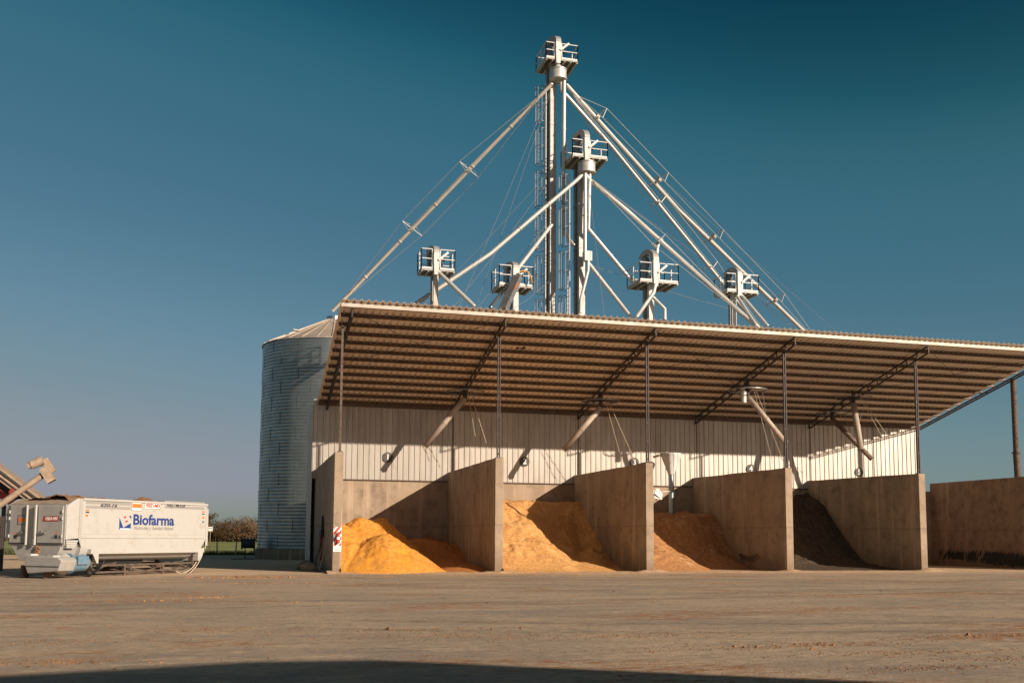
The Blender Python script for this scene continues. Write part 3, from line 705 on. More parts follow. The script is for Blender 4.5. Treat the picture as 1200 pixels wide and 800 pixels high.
def elevator(label, Yf, fl, fr, dep, ub, vbt, vht, rail, legs, dist=None, ladder=None, bw=.5, cw=.42, hood='arc'):
    A = atY(*fl, Yf); B = atY(*fr, Yf); zd = (A.z+B.z)/2; x0, x1 = A.x, B.x
    xb = atY(ub, vbt, Yf).x; zb = atY(ub, vbt, Yf).z; zh = atY(ub-4, vht, Yf+.6).z
    e = empty('bucket_elevator', (xb, Yf+1.0, 0), label, 'elevator', 'galvanised bucket elevators behind the shed')
    # casings
    for (ul, vl, yo, mm) in legs:
        xx = atY(ul, vl, Yf+yo).x
        m = MB(); m.box(xx-cw/2, xx+cw/2, Yf+yo-cw*.45, Yf+yo+cw*.45, 0, zd+.5)
        z = 3.0
        while z < zd-1: m.box(xx-cw/2-.035, xx+cw/2+.035, Yf+yo-cw*.45-.035, Yf+yo+cw*.45+.035, z, z+.07); z += 3.05
        m.build('casing', M[mm], e)
    # head
    m = MB()
    y0, y1 = Yf-.16, Yf+.30
    m.box(xb-bw/2, xb+bw/2, y0, y1, zd+.45, zb)
    m.add([(xb-bw/2,y0,zd+.45),(xb+bw/2,y0,zd+.45),(xb+bw/2,y1,zd+.45),(xb-bw/2,y1,zd+.45),(xb-.14,y0+.05,zd-.35),(xb+.14,y0+.05,zd-.35),(xb+.14,y1-.1,zd-.35),(xb-.14,y1-.1,zd-.35)],
          [(0,1,5,4),(1,2,6,5),(2,3,7,6),(3,0,4,7),(4,5,6,7)])
    m.build('discharge_box', M['white_steel'], e)
    ye = Yf+dep*.8; n = 12; yc = (y0+ye)/2; ry = (ye-y0)/2; rz = zh-zb-.02; arc = []
    for k in range(n+1):
        a = PI*.82*k/n; arc.append((a, 1))
    outer = [(yc-ry*math.cos(a), zb+.02+rz*math.sin(a)) for a, _ in arc]; inner = [(yc-(ry-.42)*math.cos(a), zb+.02+max(.05, rz-.34)*math.sin(a)) for a, _ in arc]
    m = MB(); k_ = len(outer); vs = [Vector((xx-.42*max(0, y_-y0-.2)/(ye-y0), y_, z_)) for xx in (xb-bw*.48, xb+bw*.48) for (y_, z_) in outer+inner]; o2 = 2*k_
    fs = []
    for j in range(k_-1):
        fs += [(j, j+1, k_+j+1, k_+j), (o2+j+1, o2+j, o2+k_+j, o2+k_+j+1), (j+1, j, o2+j, o2+j+1), (k_+j, k_+j+1, o2+k_+j+1, o2+k_+j)]
    fs += [(0, k_, o2+k_, o2), (k_-1, o2+k_-1, o2+2*k_-1, 2*k_-1)]
    m.add(vs, fs); fixn(m.build('head_hood', M['casing'], e))
    m = MB(); m.box(xb-.3-bw*.30, xb-.3+bw*.30, Yf+.75, ye-.1, zd+.0, zb+.1); m.tube([(xb-.25-bw*.34, Yf+1.1, zb+.05), (xb-.25+bw*.34, Yf+1.1, zb+.05)], min(.42, rz*.8), 16)
    m.build('head_casing', M['galv_old'], e)
    # motor and belt guard
    m = MB(); m.tube([(xb+bw/2, Yf+.7, zd+.95), (xb+bw/2+.5, Yf+.7, zd+.95)], .2, 14); m.box(xb+bw/2+.02, xb+bw/2+.3, Yf+.45, Yf+.95, zd+.3, zd+.8)
    m.build('drive_motor', M['dark_steel'], e, smooth=True)
    m = MB(); m.beam((xb+bw*.3, Yf-.2, zd+.55), (xb+bw/2+.55, Yf-.2, zd+1.1), .1, .14); m.build('belt_guard', M['white_steel'], e)
    # platform
    pf = MB(); pf.box(x0, x1, Yf-.02, Yf+dep, zd-.06, zd)
    plat = pf.build('platform', M['cage_steel'], e)
    m = MB(); nj = 5
    for k in range(nj+1):
        x = x0+.05+(x1-x0-.1)*k/nj; m.box(x-.05, x+.05, Yf+.05, Yf+dep-.05, zd-.16, zd-.062)
    for yy in (Yf+.0, Yf+dep-.05): m.box(x0, x1, yy-.03, yy+.03, zd-.10, zd-.062)
    m.build('deck_joists', M['trim'], plat).location = (0,0,0)
    m = MB(); railing(m, x0, x1, Yf, Yf+dep, zd, rail, (xb-bw/2-.08, xb+bw/2+.08))
    m.build('guard_rail', M['white_steel'], plat).location = (0,0,0)
    if dist:
        z0, z1, rr = dist
        Z1 = atY(ub, z1, Yf).z; Z0 = atY(ub, z0, Yf).z; c = (xb+.05, Yf+.12, 0)
        m = MB(); m.lathe(c, [(.14, Z0+.42), (.2, Z0+.36), (rr*.55, Z0+.14), (rr, Z0), (rr, Z1), (0, Z1)], 28)
        m.lathe(c, [(rr+.05, Z0-.02), (rr+.05, Z0+.03), (rr-.01, Z0+.03)], 28); m.lathe(c, [(rr+.05, Z1+.03), (rr+.05, Z1-.02), (rr-.01, Z1-.02)], 28)
        m.build('distributor', M['pipe'], e, smooth=True)
    if ladder:
        lx, ly, zt, zb0 = ladder; X = xb+lx; Y = Yf+ly
        m = MB()
        for s in (-.21, .21): m.beam((X, Y+s, zb0), (X, Y+s, zt), .05, .05)
        z = zb0
        while z < zt: m.beam((X, Y-.21, z), (X, Y+.21, z), .03, .03); z += .3
        lad = m.build('ladder', M['white_steel'], e)
        z = zb0+.3
        while z < zt-.8:
            z2 = min(z+2.55, zt)
            m = MB(); R_ = .36
            for zz in (z, (z+z2)/2, z2):
                pts = [(X-R_*.95-R_*math.cos(a)*1.0, Y+R_*math.sin(a), zz) for a in [PI*(-.62)+PI*1.24*k/8 for k in range(9)]]
                m.tube([(X, Y-.21, zz)]+pts+[(X, Y+.21, zz)], .022, 5)
            for a in (-.5, -.25, 0, .25, .5):
                m.beam((X-R_*.95-R_*math.cos(PI*a), Y+R_*math.sin(PI*a), z), (X-R_*.95-R_*math.cos(PI*a), Y+R_*math.sin(PI*a), z2), .035, .02)
            m.build('ladder_cage', M['cage_steel'], lad).location = (0,0,0)
            z = z2+.5
    return e, xb, zd, (x0, x1)
Y1 = 17.0; Y2 = 15.5; YS = 14.4
T1 = elevator('tallest bucket elevator of the group, with its distributor and caged ladder', Y1, (640,68), (677,71), 2.4, 654, 50, 43, 1.12,
              [(647.5, 110, .75, 'casing'), (643.5, 110, 1.35, 'galv_old')], (82, 93, .58), (-.62, 1.0, 33.5, 9), .38)
T2 = elevator('second tallest bucket elevator, standing right of the tallest one', Y2, (671,181), (712,186), 2.5, 687.5, 162, 152, 1.12,
              [(681, 230, .75, 'casing'), (676.5, 230, 1.35, 'galv_old')], (191, 202, .58), (-.95, 1.0, 26.4, 9), .38)
L1 = elevator('low bucket elevator at the left end behind the roof, without a branch pipe on top', YS, (494,315), (533,316.5), 1.5, 511.5, 296, 289, 1.3,
              [(510.5, 335, .45, 'trim'), (507.5, 335, 1.1, 'galv_old')], None, (-.85, 1.3, 15.8, 9), .36, .3)
L2 = elevator('low bucket elevator with a wide grey chute running down its front', YS, (585,333), (624.5,336), 2.0, 604, 314, 307, 1.3,
              [(604, 350, .6, 'white_steel'), (601, 350, 1.2, 'galv_old')], None, None, .36, .34)
L3 = elevator('low bucket elevator with the widest platform, right of the tall pair', YS, (750,328), (795,331.5), 2.3, 768, 305, 292, 1.25,
              [(762.5, 350, .6, 'white_steel'), (757, 350, 1.2, 'galv_old')], None, None, .40, .36)
L4 = elevator('rightmost low bucket elevator behind the long spouts', YS, (852,340), (889,342.5), 1.9, 866, 322, 314, 1.2,
              [(859.5, 360, .6, 'white_steel'), (857, 360, 1.2, 'galv_old')], None, None, .34, .32)
# branch pipe above L3
x3 = atY(770, 292, YS+.2)
m = MB(); m.tube([(x3.x-.1, YS+.2, x3.z-.9), (x3.x+.02, YS+.2, x3.z+.1), (x3.x+.2, YS+.3, x3.z+.75)], .13, 10); m.tube([(x3.x+.02, YS+.2, x3.z+.1), (x3.x-.35, YS+.3, x3.z+.4)], .11, 10)
m.build('branch_pipe', M['pipe'], L3[0], smooth=True)

# ------------------------------------------------------------------ spouts
def spout(label, pts, r, mm='pipe', spreaders=(), cab=True, name='grain_spout', flanges=True, sz=.75):
    P = [atY(u, v, y) for u, v, y in pts]
    c = min(P, key=lambda q: q.z)
    e = empty(name, c, label, 'spout pipe', 'sloping spout pipes fanning out of the bucket elevators')
    m = MB(); m.tube(P, r, 14, cap=True); m.build('pipe', M[mm], e, smooth=True)
    if flanges:
        m = MB()
        for a, b in zip(P, P[1:]):
            l = (b-a).length; d = (b-a).normalized(); k = int(l/4)
            if l > 3:
                for j in range(1, k+1):
                    q = a+(b-a)*(j/(k+1)); m.tube([q-d*.04, q+d*.04], r+.03, 14)
        for q in (P[0], P[-1]): m.tube([q-Vector((0,0,.03)), q+Vector((0,0,.03))], r+.02, 12)
        m.build('flange', M[mm], e, smooth=True)
    if spreaders:
        a, b = P[0], P[-1]; d = (b-a).normalized()
        side = d.cross(Vector((0,0,1))).normalized(); nn = side.cross(d).normalized()
        ends = []
        for t in spreaders:
            q = a+(b-a)*t; cs = []
            for s1, s2 in ((1, .55), (-1, .55), (-1, -.55), (1, -.55)): cs.append(q+side*s1*sz+nn*s2*sz)
            m = MB()
            m.beam(cs[0], cs[2], .035, .035); m.beam(cs[1], cs[3], .035, .035); m.beam(cs[0], cs[3], .035, .035); m.beam(cs[1], cs[2], .035, .035); m.beam(cs[0], cs[1], .03, .03)
            m.tube([q-d*.12, q+d*.12], r+.04, 12)
            m.build('spreader', M['pipe'], e); ends.append(cs)
        for k in range(4):
            m = MB(); m.tube([a+(b-a)*.03]+[cs[k] for cs in ends]+[a+(b-a)*.97], .018, 5, cap=False); m.build('brace_cable', M['pipe'], e)
    return e
DZ = Y1+.12
spout('long spout from the tallest elevator down left to the silo roof', [(646,99,DZ),(390,364,31.3)], .13, mm='pipe_sunlit', spreaders=(.35,.61), sz=.85)
spout('outer long spout from the tallest elevator down right, with four square spreaders', [(664,100,DZ),(795,246,22),(938,384,27),(976.1,420.7,28.5)], .15, spreaders=(.095,.30,.50,.745), sz=.8)
spout('inner long spout from the tallest elevator, passing the rightmost low elevator', [(657,93,DZ),(658,106,DZ),(664,112,DZ),(718,173,18.5),(887,381,22),(912,412,22.7)], .12, spreaders=(.42,.66), sz=.6)
spout('vertical spout dropping from the tallest elevator beside the second tallest', [(661,93,Y1),(660,272,Y1),(672,287,Y2+1)], .14)
spout('short spout from the tallest shaft down to the low elevator with the grey chute', [(646,264,Y1-.3),(606,316,YS+.3)], .13)
spout('spout crossing in front of the tallest shaft to the leftmost low elevator', [(681,206,Y2),(676,211,Y2),(575,297,15.8),(480,361,16.2)], .14)
spout('long spout from the second tallest elevator down right with one square spreader', [(684,202,Y2),(691,211,Y2),(735,247,Y2),(846,347,YS+.2),(884,380,13)], .15, spreaders=(.45,), sz=.6)
spout('spout from the second tallest elevator to the widest low platform', [(691,202,Y2),(689.5,268,Y2),(742,331,YS+1.5)], .13)
spout('spout ending in a square box below the second tallest elevator, then down right', [(686,202,Y2-.1),(685.3,303,Y2-.1),(691,310,Y2-.1),(738,370,14)], .13)
m = MB(); q = atY(689, 300, Y2-.12); m.box(q.x-.3, q.x+.22, Y2-.35, Y2+.15, q.z-.35, q.z+.3); bxo = m.build('junction_box', M['white_steel']); 
bxo.parent = T2[0]; bxo.location = -T2[0].location
spout('short spout running down left below the square junction box', [(689,306,Y2-.3),(689,317,Y2-.3),(680.5,352,14.2),(680,366,14)], .11)
spout('spout from the leftmost low elevator down right to the roof vent', [(514,319,YS),(555,358,12.8)], .13)
spout('round stub spout at the left of the wide grey chute', [(590,341,YS),(575,360,12.8)], .13, mm='galv')
spout('short spout down left from the widest low platform', [(768,333,YS-.2),(766,343,YS-.2),(746,371,12.7)], .13)
spout('short elbowed spout down right from the widest low platform', [(766,349,YS+.2),(779,362,YS-.2),(779,374,YS-.2)], .12)
spout('left of the two short spouts under the rightmost low elevator', [(864,347,YS),(886,381,12.7)], .11)
spout('right of the two short spouts under the rightmost low elevator', [(869,346,YS),(899,381,12.9)], .11)
# the right hand long spout carries on to a second silo, mostly hidden by the shed
q1, q2 = atY(795, 246, 22), atY(938, 384, 27); q3 = q2+(q2-q1)*.30; ks = q3.z/18.95
sil2 = silo.copy(); COL.objects.link(sil2); sil2.location = (q3.x, q3.y, 0); sil2.scale = (ks, ks, ks)
sil2['label'] = 'second galvanised silo hidden behind the right part of the shed, under the long right spout'; sil2['group'] = 'galvanised silos'; silo['group'] = 'galvanised silos'
for ch in [c for c in COL.objects if c.parent == silo]:
    cc = ch.copy(); COL.objects.link(cc); cc.parent = sil2
    for g_ in [c for c in COL.objects if c.parent == ch]:
        gg = g_.copy(); COL.objects.link(gg); gg.parent = cc
# wide grey rectangular chute
a = atY(607, 324, YS-.3); b = atY(589, 364, 12.6)
e = empty('grey_chute', b, 'wide weathered grey rectangular chute with an orange opening, sloping down to the roof', 'chute')
m = MB(); m.beam(a, b, .52, .36); m.build('chute_body', M['galv_old'], e)
m = MB(); c0 = a+(b-a)*.22; c1 = a+(b-a)*.42; o_ = Vector((0,-.2,.02)); m.beam(c0+o_, c1+o_, .4, .03); m.build('opening', M['orange'], e)
m = MB(); q0 = a+Vector((.1,-.1,.3)); m.tube([q0, q0+Vector((.4,0,.12)), q0+Vector((.7,0,-.15)), q0+Vector((.85,0,-.7))], .045, 8); m.build('yellow_hose', M['yellow'], e, smooth=True)

# guy wires
gw = [((640,112,Y1),(610,138,Y1)),]
wires = [((644,108,17),(541,352,15)),((644,112,17),(560,352,19)),((641,215,17),(537,352,15)),((641,205,17),(500,353,20)),((641,262,17),(566,352,15)),((643,330,17),(600,362,14)),
         ((690,215,15.5),(708,368,14)),((688,215,15.5),(660,366,18)),((694,210,15.5),(896,352,30)),((690,310,15.5),(850,360,25)),((664,110,17),(985,392,34))]
gl = ['thin guy wire from high on the tallest elevator, leftmost of the two starting there', 'thin guy wire from high on the tallest elevator, right of its neighbour, falling left',
      'guy wire from mid height of the tallest elevator ending right of the leftmost platform', 'widest falling guy wire from mid height of the tallest elevator',
      'guy wire starting where the short spout leaves the tallest shaft', 'lowest short guy wire left of the foot of the tallest elevator',
      'steep guy wire falling right from below the second tallest distributor', 'steep guy wire falling left between the two tall elevators',
      'long guy wire falling right from the second tallest elevator towards the right end spouts', 'flat guy wire running right from the square junction box',
      'long thin guy wire falling far right, above the outer long spout']
for k, (p, q) in enumerate(wires):
    A, B = atY(*p), atY(*q); d = (B-A); B2 = A+d*1.10
    m = MB(); m.tube([A, A+(B2-A)*.5+Vector((0,0,-.15)), B2], .011, 5, cap=False)
    o = m.build('guy_wire', M['cable']); 
    for v in o.data.vertices: v.co -= A
    o.location = A
    tag(o, gl[k], 'cable', 'thin guy wires holding the elevators')

# ------------------------------------------------------------------ feed mixer
K = on(74, 677, 2, 0)
sdir = Vector((.621, .783, 0)).normalized(); edir = Vector((-sdir.y, sdir.x, 0))
ang = math.atan2(sdir.y, sdir.x)
mx = empty('feed_mixer', K, 'white stationary feed mixer with blue lettering on its side, on a rusty frame', 'feed mixer', rz=ang)
def mside(u, v, y=0.):      # pixel -> local point in the vertical plane local y = const
    d = ray(u, v); q = CAM-K-edir*y; t = -q.dot(edir)/d.dot(edir); P = CAM+d*t-K
    return Vector((P.dot(sdir), y, P.z))
def mend(u, v, x=0.):
    d = ray(u, v); q = CAM-K-sdir*x; t = -q.dot(sdir)/d.dot(sdir); P = CAM+d*t-K
    return Vector((x, P.dot(edir), P.z))
W = 2.55
ztop = mside(98, 584).z; zmid = mside(98, 629.5).z; zbot = .62
xa = mside(97, 600).x; xe = mside(242, 600).x
# tank: loft of cross sections
def sec(x, inset=0, low=zbot):
    pr = [(0, ztop), (0, zmid)]
    for k in range(1, 13):
        a = PI/2*k/12; pr.append((.85*(1-math.cos(a))**1.6, zmid-(zmid-low)*math.sin(a)))
    pr2 = [(W-y, z) for y, z in reversed(pr)]
    out = []
    for y, z in pr+pr2:
        t = max(0, (zmid-z)/(zmid-low)); out.append(Vector((x-inset*t**1.3, y, z)))
    return out
m = MB(); S0 = sec(xa, -.35*0); S1 = sec(xe, .75); n = len(S0)
m.add(S0+S1, [(i, n+i, n+i+1, i+1) for i in range(n-1)]+[tuple(range(n)), tuple(range(n, 2*n))[::-1]])
tank = fixn(m.build('tank', M['hopper_white'], mx, smooth=True, local=True))
m = MB(); m.box(xa-.02, xe+.05, -.05, .0, ztop-.06, ztop+.03); m.box(xa-.02, xe+.05, W, W+.05, ztop-.06, ztop+.03); m.box(xe, xe+.05, 0, W, ztop-.06, ztop+.03)
m.box(xe-.03, xe+.015, -.03, .0, zmid-.5, ztop-.06)
m.build('rim', M['hopper_white'], mx, local=True, bevel=.01)
m = MB(); m.box(xa, xe, -.035, -.001, zmid-.025, zmid+.03); m.box(xa, xe, -.012, -.001, zmid+.14, zmid+.155); m.build('seam_ledge', M['hopper_white'], mx, local=True)
m = MB(); m.box(xe-.002, xe+.12, -.02, .15, zmid-.35, ztop-.2); m.build('corner_post', M['hopper_white'], mx, local=True)
# front housing
x1h = mside(92, 600).x
hb = mside(74, 632).z; ht = ztop; hs = mside(75, 592).z
m = MB(); pr_ = [(-.02, -.06, hb), (-.02, -.06, hs), (x1h*.82, -.06, ht), (x1h, -.06, ht), (x1h, -.06, hb+.05)]
m.prism(pr_, (0, W+.75, 0)); fixn(m.build('front_housing', M['hopper_white'], mx, local=True, bevel=.015))
m = MB(); m.add([(x1h, -.06, hb+.05), (x1h, -.06, ht), (xa, .0, ht), (xa, .0, zmid-.4)], [(0,3,2,1)]); m.build('web_panel', M['hopper_white'], mx, local=True)
m = MB()
for k in range(4): m.box(.02+.03*k, x1h-.03*k, -.05+.02*k, .2, hb-.08*k-.09, hb-.08*k-.02)
m.build('outlet_steps', M['hopper_white'], mx, local=True)
# end face with doors
yl = mend(13, 600).y; xz = -.03
ed0 = mend(72, 591); 
zt2 = mend(40, 592).z; zb2 = mend(40, 636.5).z
m = MB(); m.box(-.06, -.021, -.03, yl, zb2-.05, zt2+.05)
end = m.build('end_frame', M['hopper_grey'], mx, local=True, bevel=.008)
m = MB(); m.add([(-.06, -.03, zt2+.05), (-.06, yl, zt2+.05), (x1h*.82, yl-.2, ht), (x1h*.82, -.03, ht)], [(0,1,2,3)])
M['dusty_top'] = mat('dusty_top', (.42, .34, .26), .8, 0, (.30, .22, .15), 4)
m.v = [v+Vector((-.004, 0, .006)) for v in m.v]; m.build('hood', M['dusty_top'], mx, local=True)
ysplit0 = mend(36.5, 600).y; ysplit1 = mend(46, 600).y
for (ya, yb) in ((.06, ysplit1-.06), (ysplit0+.06, yl-.08)):
    m = MB(); m.box(-.105, -.062, ya, yb, zb2+.02, zt2-.02); dd = m.build('door', M['hopper_grey'], mx, local=True, bevel=.02)
    m = MB(); ym = (yb-.25 if ya < .1 else ya+.25)
    m.tube([(-.16, ym-.22, zb2+.42), (-.16, ym+.18, zb2+.38)], .035, 8); m.box(-.18, -.106, ym-.05, ym+.06, zb2+.36, zb2+.5); m.build('latch', M['galv_old'], dd, local=True)
    m = MB()
    for zz in (zb2+.3, zb2+1.0, zt2-.25):
        yh = ya+.0 if ya < .1 else yb; m.tube([(-.13, yh, zz-.06), (-.13, yh, zz+.06)], .03, 8)
    m.build('hinge', M['hopper_white'], dd, local=True)
    m = MB(); m.beam((-.084, ya, zb2+.01), (-.084, yb, zb2+.01), .05, .03); m.build('door_seal', M['black'], dd, local=True)
for yy in (ysplit0+.02, ysplit1-.02):
    m = MB(); m.tube([(-.17, yy, zb2-.05), (-.17, yy, zt2+.02)], .045, 10); m.build('lock_rod', M['hopper_white'], mx, local=True, smooth=True)
# lower taper under the doors
q = [mend(13, 637), mend(73, 637), mend(66, 655), mend(24, 657)]
m = MB(); m.prism([p_+Vector((-.04, 0, 0)) for p_ in q], (1.1, 0, 0)); fixn(m.build('lower_taper', M['hopper_grey'], mx, local=True))
m = MB()
for k in range(16): 
    c = mend(44.5+random.uniform(-2.2, 2.2), 639+k*.65, -.07); m.tube([c, c+Vector((-.03, random.uniform(-.03,.03), -.09))], .05, 5)
m.build('hanging_silage', M['crumb'], mx, local=True)
# grey discharge trough in front
xo = -.95
q = [mend(29, 656, xo), mend(31, 650.5, xo), mend(68, 653, xo), mend(72, 657, xo), mend(68, 669, xo), mend(32, 671.5, xo), mend(28.5, 661, xo)]
m = MB(); m.prism(q, (.75, 0, 0)); tr_ = fixn(m.build('gearbox_cover', M['hopper_grey'], mx, local=True, bevel=.03))
m = MB(); a_, b_ = mend(28.5, 661.5, xo-.03), mend(70, 662.5, xo-.03); m.beam(a_, b_, .04, .04); m.build('cover_flange', M['hopper_grey'], tr_, local=True)
m = MB()
for (u, v) in ((36, 651), (62, 653)):
    c = mend(u, v, xo+.2); m.box(c.x-.15, c.x+.2, c.y-.18, c.y+.18, c.z-.05, c.z+.09)
m.build('cover_lug', M['hopper_white'], tr_, local=True, bevel=.02)
# shaft housing and blue motor
c0 = mend(69, 661, xo+.35); c1 = mside(78, 660, .1)
m = MB(); m.tube([c0, c0+(c1-c0)*.5], .28, 14, r2=.42); m.build('shaft_housing', M['hopper_white'], mx, local=True, smooth=True)
c2 = mside(81, 660, -.25); c3 = mside(97, 659, -.25)
m = MB(); m.tube([c2, c3], .33, 18); m.tube([c3, c3+Vector((.12,0,0))], .27, 18); m.tube([c2-Vector((.12,0,0)), c2], .4, 18)
mo = m.build('electric_motor', M['blue'], mx, local=True, smooth=True)
m = MB(); cc = (c2+c3)/2; m.box(cc.x-.28, cc.x+.25, cc.y-.42, cc.y-.25, cc.z-.05, cc.z+.28); m.build('terminal_box', M['blue'], mo, local=True, bevel=.02)
# side beam with triangular gussets
g0, g1 = mside(104, 643, -.02), mside(237, 641.5, -.02)
zt3, zb3 = g0.z, mside(110, 648.5).z
m = MB(); m.box(g0.x, g1.x, -.14, .1, zb3, zt3)
m.prism([(g0.x, -.142, zt3), (g0.x+.42, -.142, zt3), (g0.x+.42, -.142, zb3-.38), (g0.x+.33, -.142, zb3-.38)], (0, .04, 0))
m.prism([(g1.x, -.142, zt3), (g1.x-.36, -.142, zt3), (g1.x-.36, -.142, zb3-.38), (g1.x-.27, -.142, zb3-.38)], (0, .04, 0))
m.box(g0.x+.33, g0.x+.42, -.14, .8, zb3-.38, zb3); m.box(g1.x-.42, g1.x-.33, -.14, .8, zb3-.38, zb3)
fixn(m.build('side_beam', M['hopper_white'], mx, local=True))
# underframe
m = MB()
fz0 = .10
for yy in (.15, W-.35):
    m.box(g0.x+.2, g1.x-.25, yy, yy+.12, .40, .48); m.beam(((g0.x+g1.x)/2+.3, yy+.05, .2), ((g0.x+g1.x)/2+1.3, yy+.05, .42), .05, .05); m.box(g0.x+.2, g1.x-.25, yy-.02, yy+.1, .12, .2)
    for xx in (g0.x+.3, g1.x-.4): m.box(xx-.06, xx+.06, yy-.03, yy+.15, .0, zbot+.2)
    for xx in ((g0.x+g1.x)/2-1.2, (g0.x+g1.x)/2+1.1): m.box(xx-.05, xx+.05, yy+.0, yy+.12, .0, .42)
    m.beam((g0.x+.4, yy+.05, .18), (g0.x+1.3, yy+.05, .5), .06, .06); m.beam((g1.x-.5, yy+.05, .18), (g1.x-1.6, yy+.05, .5), .06, .06)
for xx in (g0.x+.3, (g0.x+g1.x)/2-1.0, g1.x-.4): m.box(xx-.06, xx+.06, 0, W-.1, .22, .34)
m.box(xo+.2, xo+.5, .1, .25, 0, .5); m.box(xo+.2, xo+.5, 1.3, 1.45, 0, .5)
ru = random.Random(3)
for k in range(14):
    xx = ru.uniform(g0.x+.3, g1.x-.6); yy = ru.uniform(.1, .9); zz = ru.uniform(.15, .5)
    m.tube([(xx, yy, zz), (xx+ru.uniform(.3, 1.1), yy+ru.uniform(-.1,.1), zz+ru.uniform(-.12, .12))], ru.uniform(.02, .05), 6)
m.build('underframe', M['rust'], mx, local=True, bevel=.01)
m = MB(); m.box(g0.x+.6, (g0.x+g1.x)/2+.4, .7, W-.6, .35, zbot+.05); m.build('auger_trough', M['black'], mx, local=True)
for k, hp in enumerate(([(239,641),(236,652),(229,664),(219,673),(208,673)], [(236,643),(231,656),(224,666),(214,671),(206,669)], [(233,646),(226,658),(218,665),(209,667)])):
    m = MB(); P_ = [mside(u, v, -.1+.12*k) for u, v in hp]; pts = []
    for i_ in range(len(P_)-1):
        for j in range(5):
            t = j/5; a0_ = P_[max(0, i_-1)]; a1_ = P_[i_]; a2_ = P_[i_+1]; a3_ = P_[min(len(P_)-1, i_+2)]
            pts.append(.5*((2*a1_)+(a2_-a0_)*t+(2*a0_-5*a1_+4*a2_-a3_)*t*t+(3*a1_-a0_-3*a2_+a3_)*t**3))
    pts.append(P_[-1]); m.tube(pts, .022, 6, cap=False); m.build('hose', M['rope'] if k < 2 else M['black'], mx, local=True, smooth=True)
m = MB()
for k in range(3):
    pts = [Vector((g0.x-.35+t*.9, -.12-.1*k, .55-.45*math.sin(t*PI)+.05*k)) for t in [j/7 for j in range(8)]]; m.tube(pts, .025, 6, cap=False)
m.build('hydraulic_hose', M['black'], mx, local=True)
# feed load
def load():
    nx, ny = 60, 20; vs = []; fs = []
    for a in range(nx+1):
        for b in range(ny+1):
            x = xa-.6+(xe-xa+.55)*a/nx; y = .05+(W-.1)*b/ny; e_ = math.sin(PI*b/ny)**.5
            h = -.18+e_*(.14+.42*max(0, noise.noise(Vector((x*.8, y*.8, 3.3)))+.12)+.1*noise.noise(Vector((x*4, y*4, 1)))); vs.append((x, y, ztop+h))
    fs = [(a*(ny+1)+b, (a+1)*(ny+1)+b, (a+1)*(ny+1)+b+1, a*(ny+1)+b+1) for a in range(nx) for b in range(ny)]
    m = MB(); m.add(vs, fs); return m
m = load(); o = m.build('mixed_feed_load', M['crumb'], None)
o.location = K; o.rotation_euler = (0, 0, ang); tag(o, 'brown mixed feed heaped above the rim of the white mixer', 'feed')
# lettering on the side
MS = lambda P, dy=-.004: Matrix.Translation((P.x, P.y+dy, P.z)) @ Matrix.Rotation(PI/2, 4, 'X')
def stext(name, body, m_, u0, v0, u1, v1, size_k=1.0, shear=0, bold=0, sc=1):
    a_, b_ = mside(u0, v1), mside(u1, v0); c_ = (a_+b_)/2; h_ = (b_.z-a_.z)
    return text(name, body, m_, mx, MS(c_), h_*size_k, shear, bold, width=abs(b_.x-a_.x))
stext('lettering', 'Biofarma', M['logo_blue'], 155.5, 604, 204, 615.6, 1.30, bold=.018)
stext('small_lettering', 'Nutrición y Sanidad Animal', M['script_grey'], 156, 616.5, 203, 621, 1.15, .35)
def rect(name, m_, u0, v0, u1, v1, dy=-.003, shear=0, par=None):
    a_, b_ = mside(u0, v1), mside(u1, v0); t = .004; y = dy
    mm_ = MB(); s_ = shear*(b_.z-a_.z)
    mm_.prism([(a_.x, y, a_.z), (b_.x, y, a_.z), (b_.x+s_, y, b_.z), (a_.x+s_, y, b_.z)], (0, t, 0)); return fixn(mm_.build(name, m_, par or mx, local=True))
# emblem: blue corner triangles with red dots
def poly(name, m_, pts, dy=-.003):
    mm_ = MB(); mm_.prism([Vector((mside(u, v).x, dy, mside(u, v).z)) for u, v in pts], (0, .003, 0)); return fixn(mm_.build(name, m_, mx, local=True))
poly('emblem_blue', M['logo_blue'], [(140, 606), (139.5, 620), (153.2, 620), (153.2, 612.5), (144.5, 618)])
poly('emblem_blue', M['logo_blue'], [(151, 604.2), (153.8, 604), (153.8, 608)])
poly('emblem_red', M['red'], [(145, 605.5), (147.5, 604), (148, 606), (145.6, 607.3)]); poly('emblem_red', M['red'], [(146.5, 610.6), (149.4, 609), (149.8, 611), (147.2, 612.3)])
rect('emblem_band', M['white'], 140.5, 618.8, 152.6, 620.2, -.007)
for (u0, u1) in ((100.5, 153), (193, 240)):
    rect('stripe', M['lgrey'], u0, 588.6, u1, 590.0); rect('stripe', M['lgrey'], u0, 594.0, u1, 595.2)
rect('sticker_frame', M['ink'], 154.3, 587.2, 166.6, 597.9, -.003); rect('sticker_face', M['white'], 154.8, 587.7, 166.1, 597.4, -.006); rect('sticker_band', M['orange'], 155.2, 590.2, 165.8, 594.6, -.009)
rect('name_plate', M['ink'], 168.5, 589.3, 188, 595.6, -.003, .3); rect('name_plate_face', M['white'], 168.9, 589.7, 187.6, 595.2, -.006, .3)
o = stext('plate_lettering', 'FEED-MIX', M['red'], 169.8, 590, 188, 595, .95, .3, .006); o.location = (0, -.007, 0)
stext('model_number', '620-16', M['ink'], 117, 590.2, 137, 594, 1.15, .3, .006); stext('stripe_lettering', 'FEED MIXER', M['ink'], 195, 590.4, 217, 594, 1.15, .3, .005)
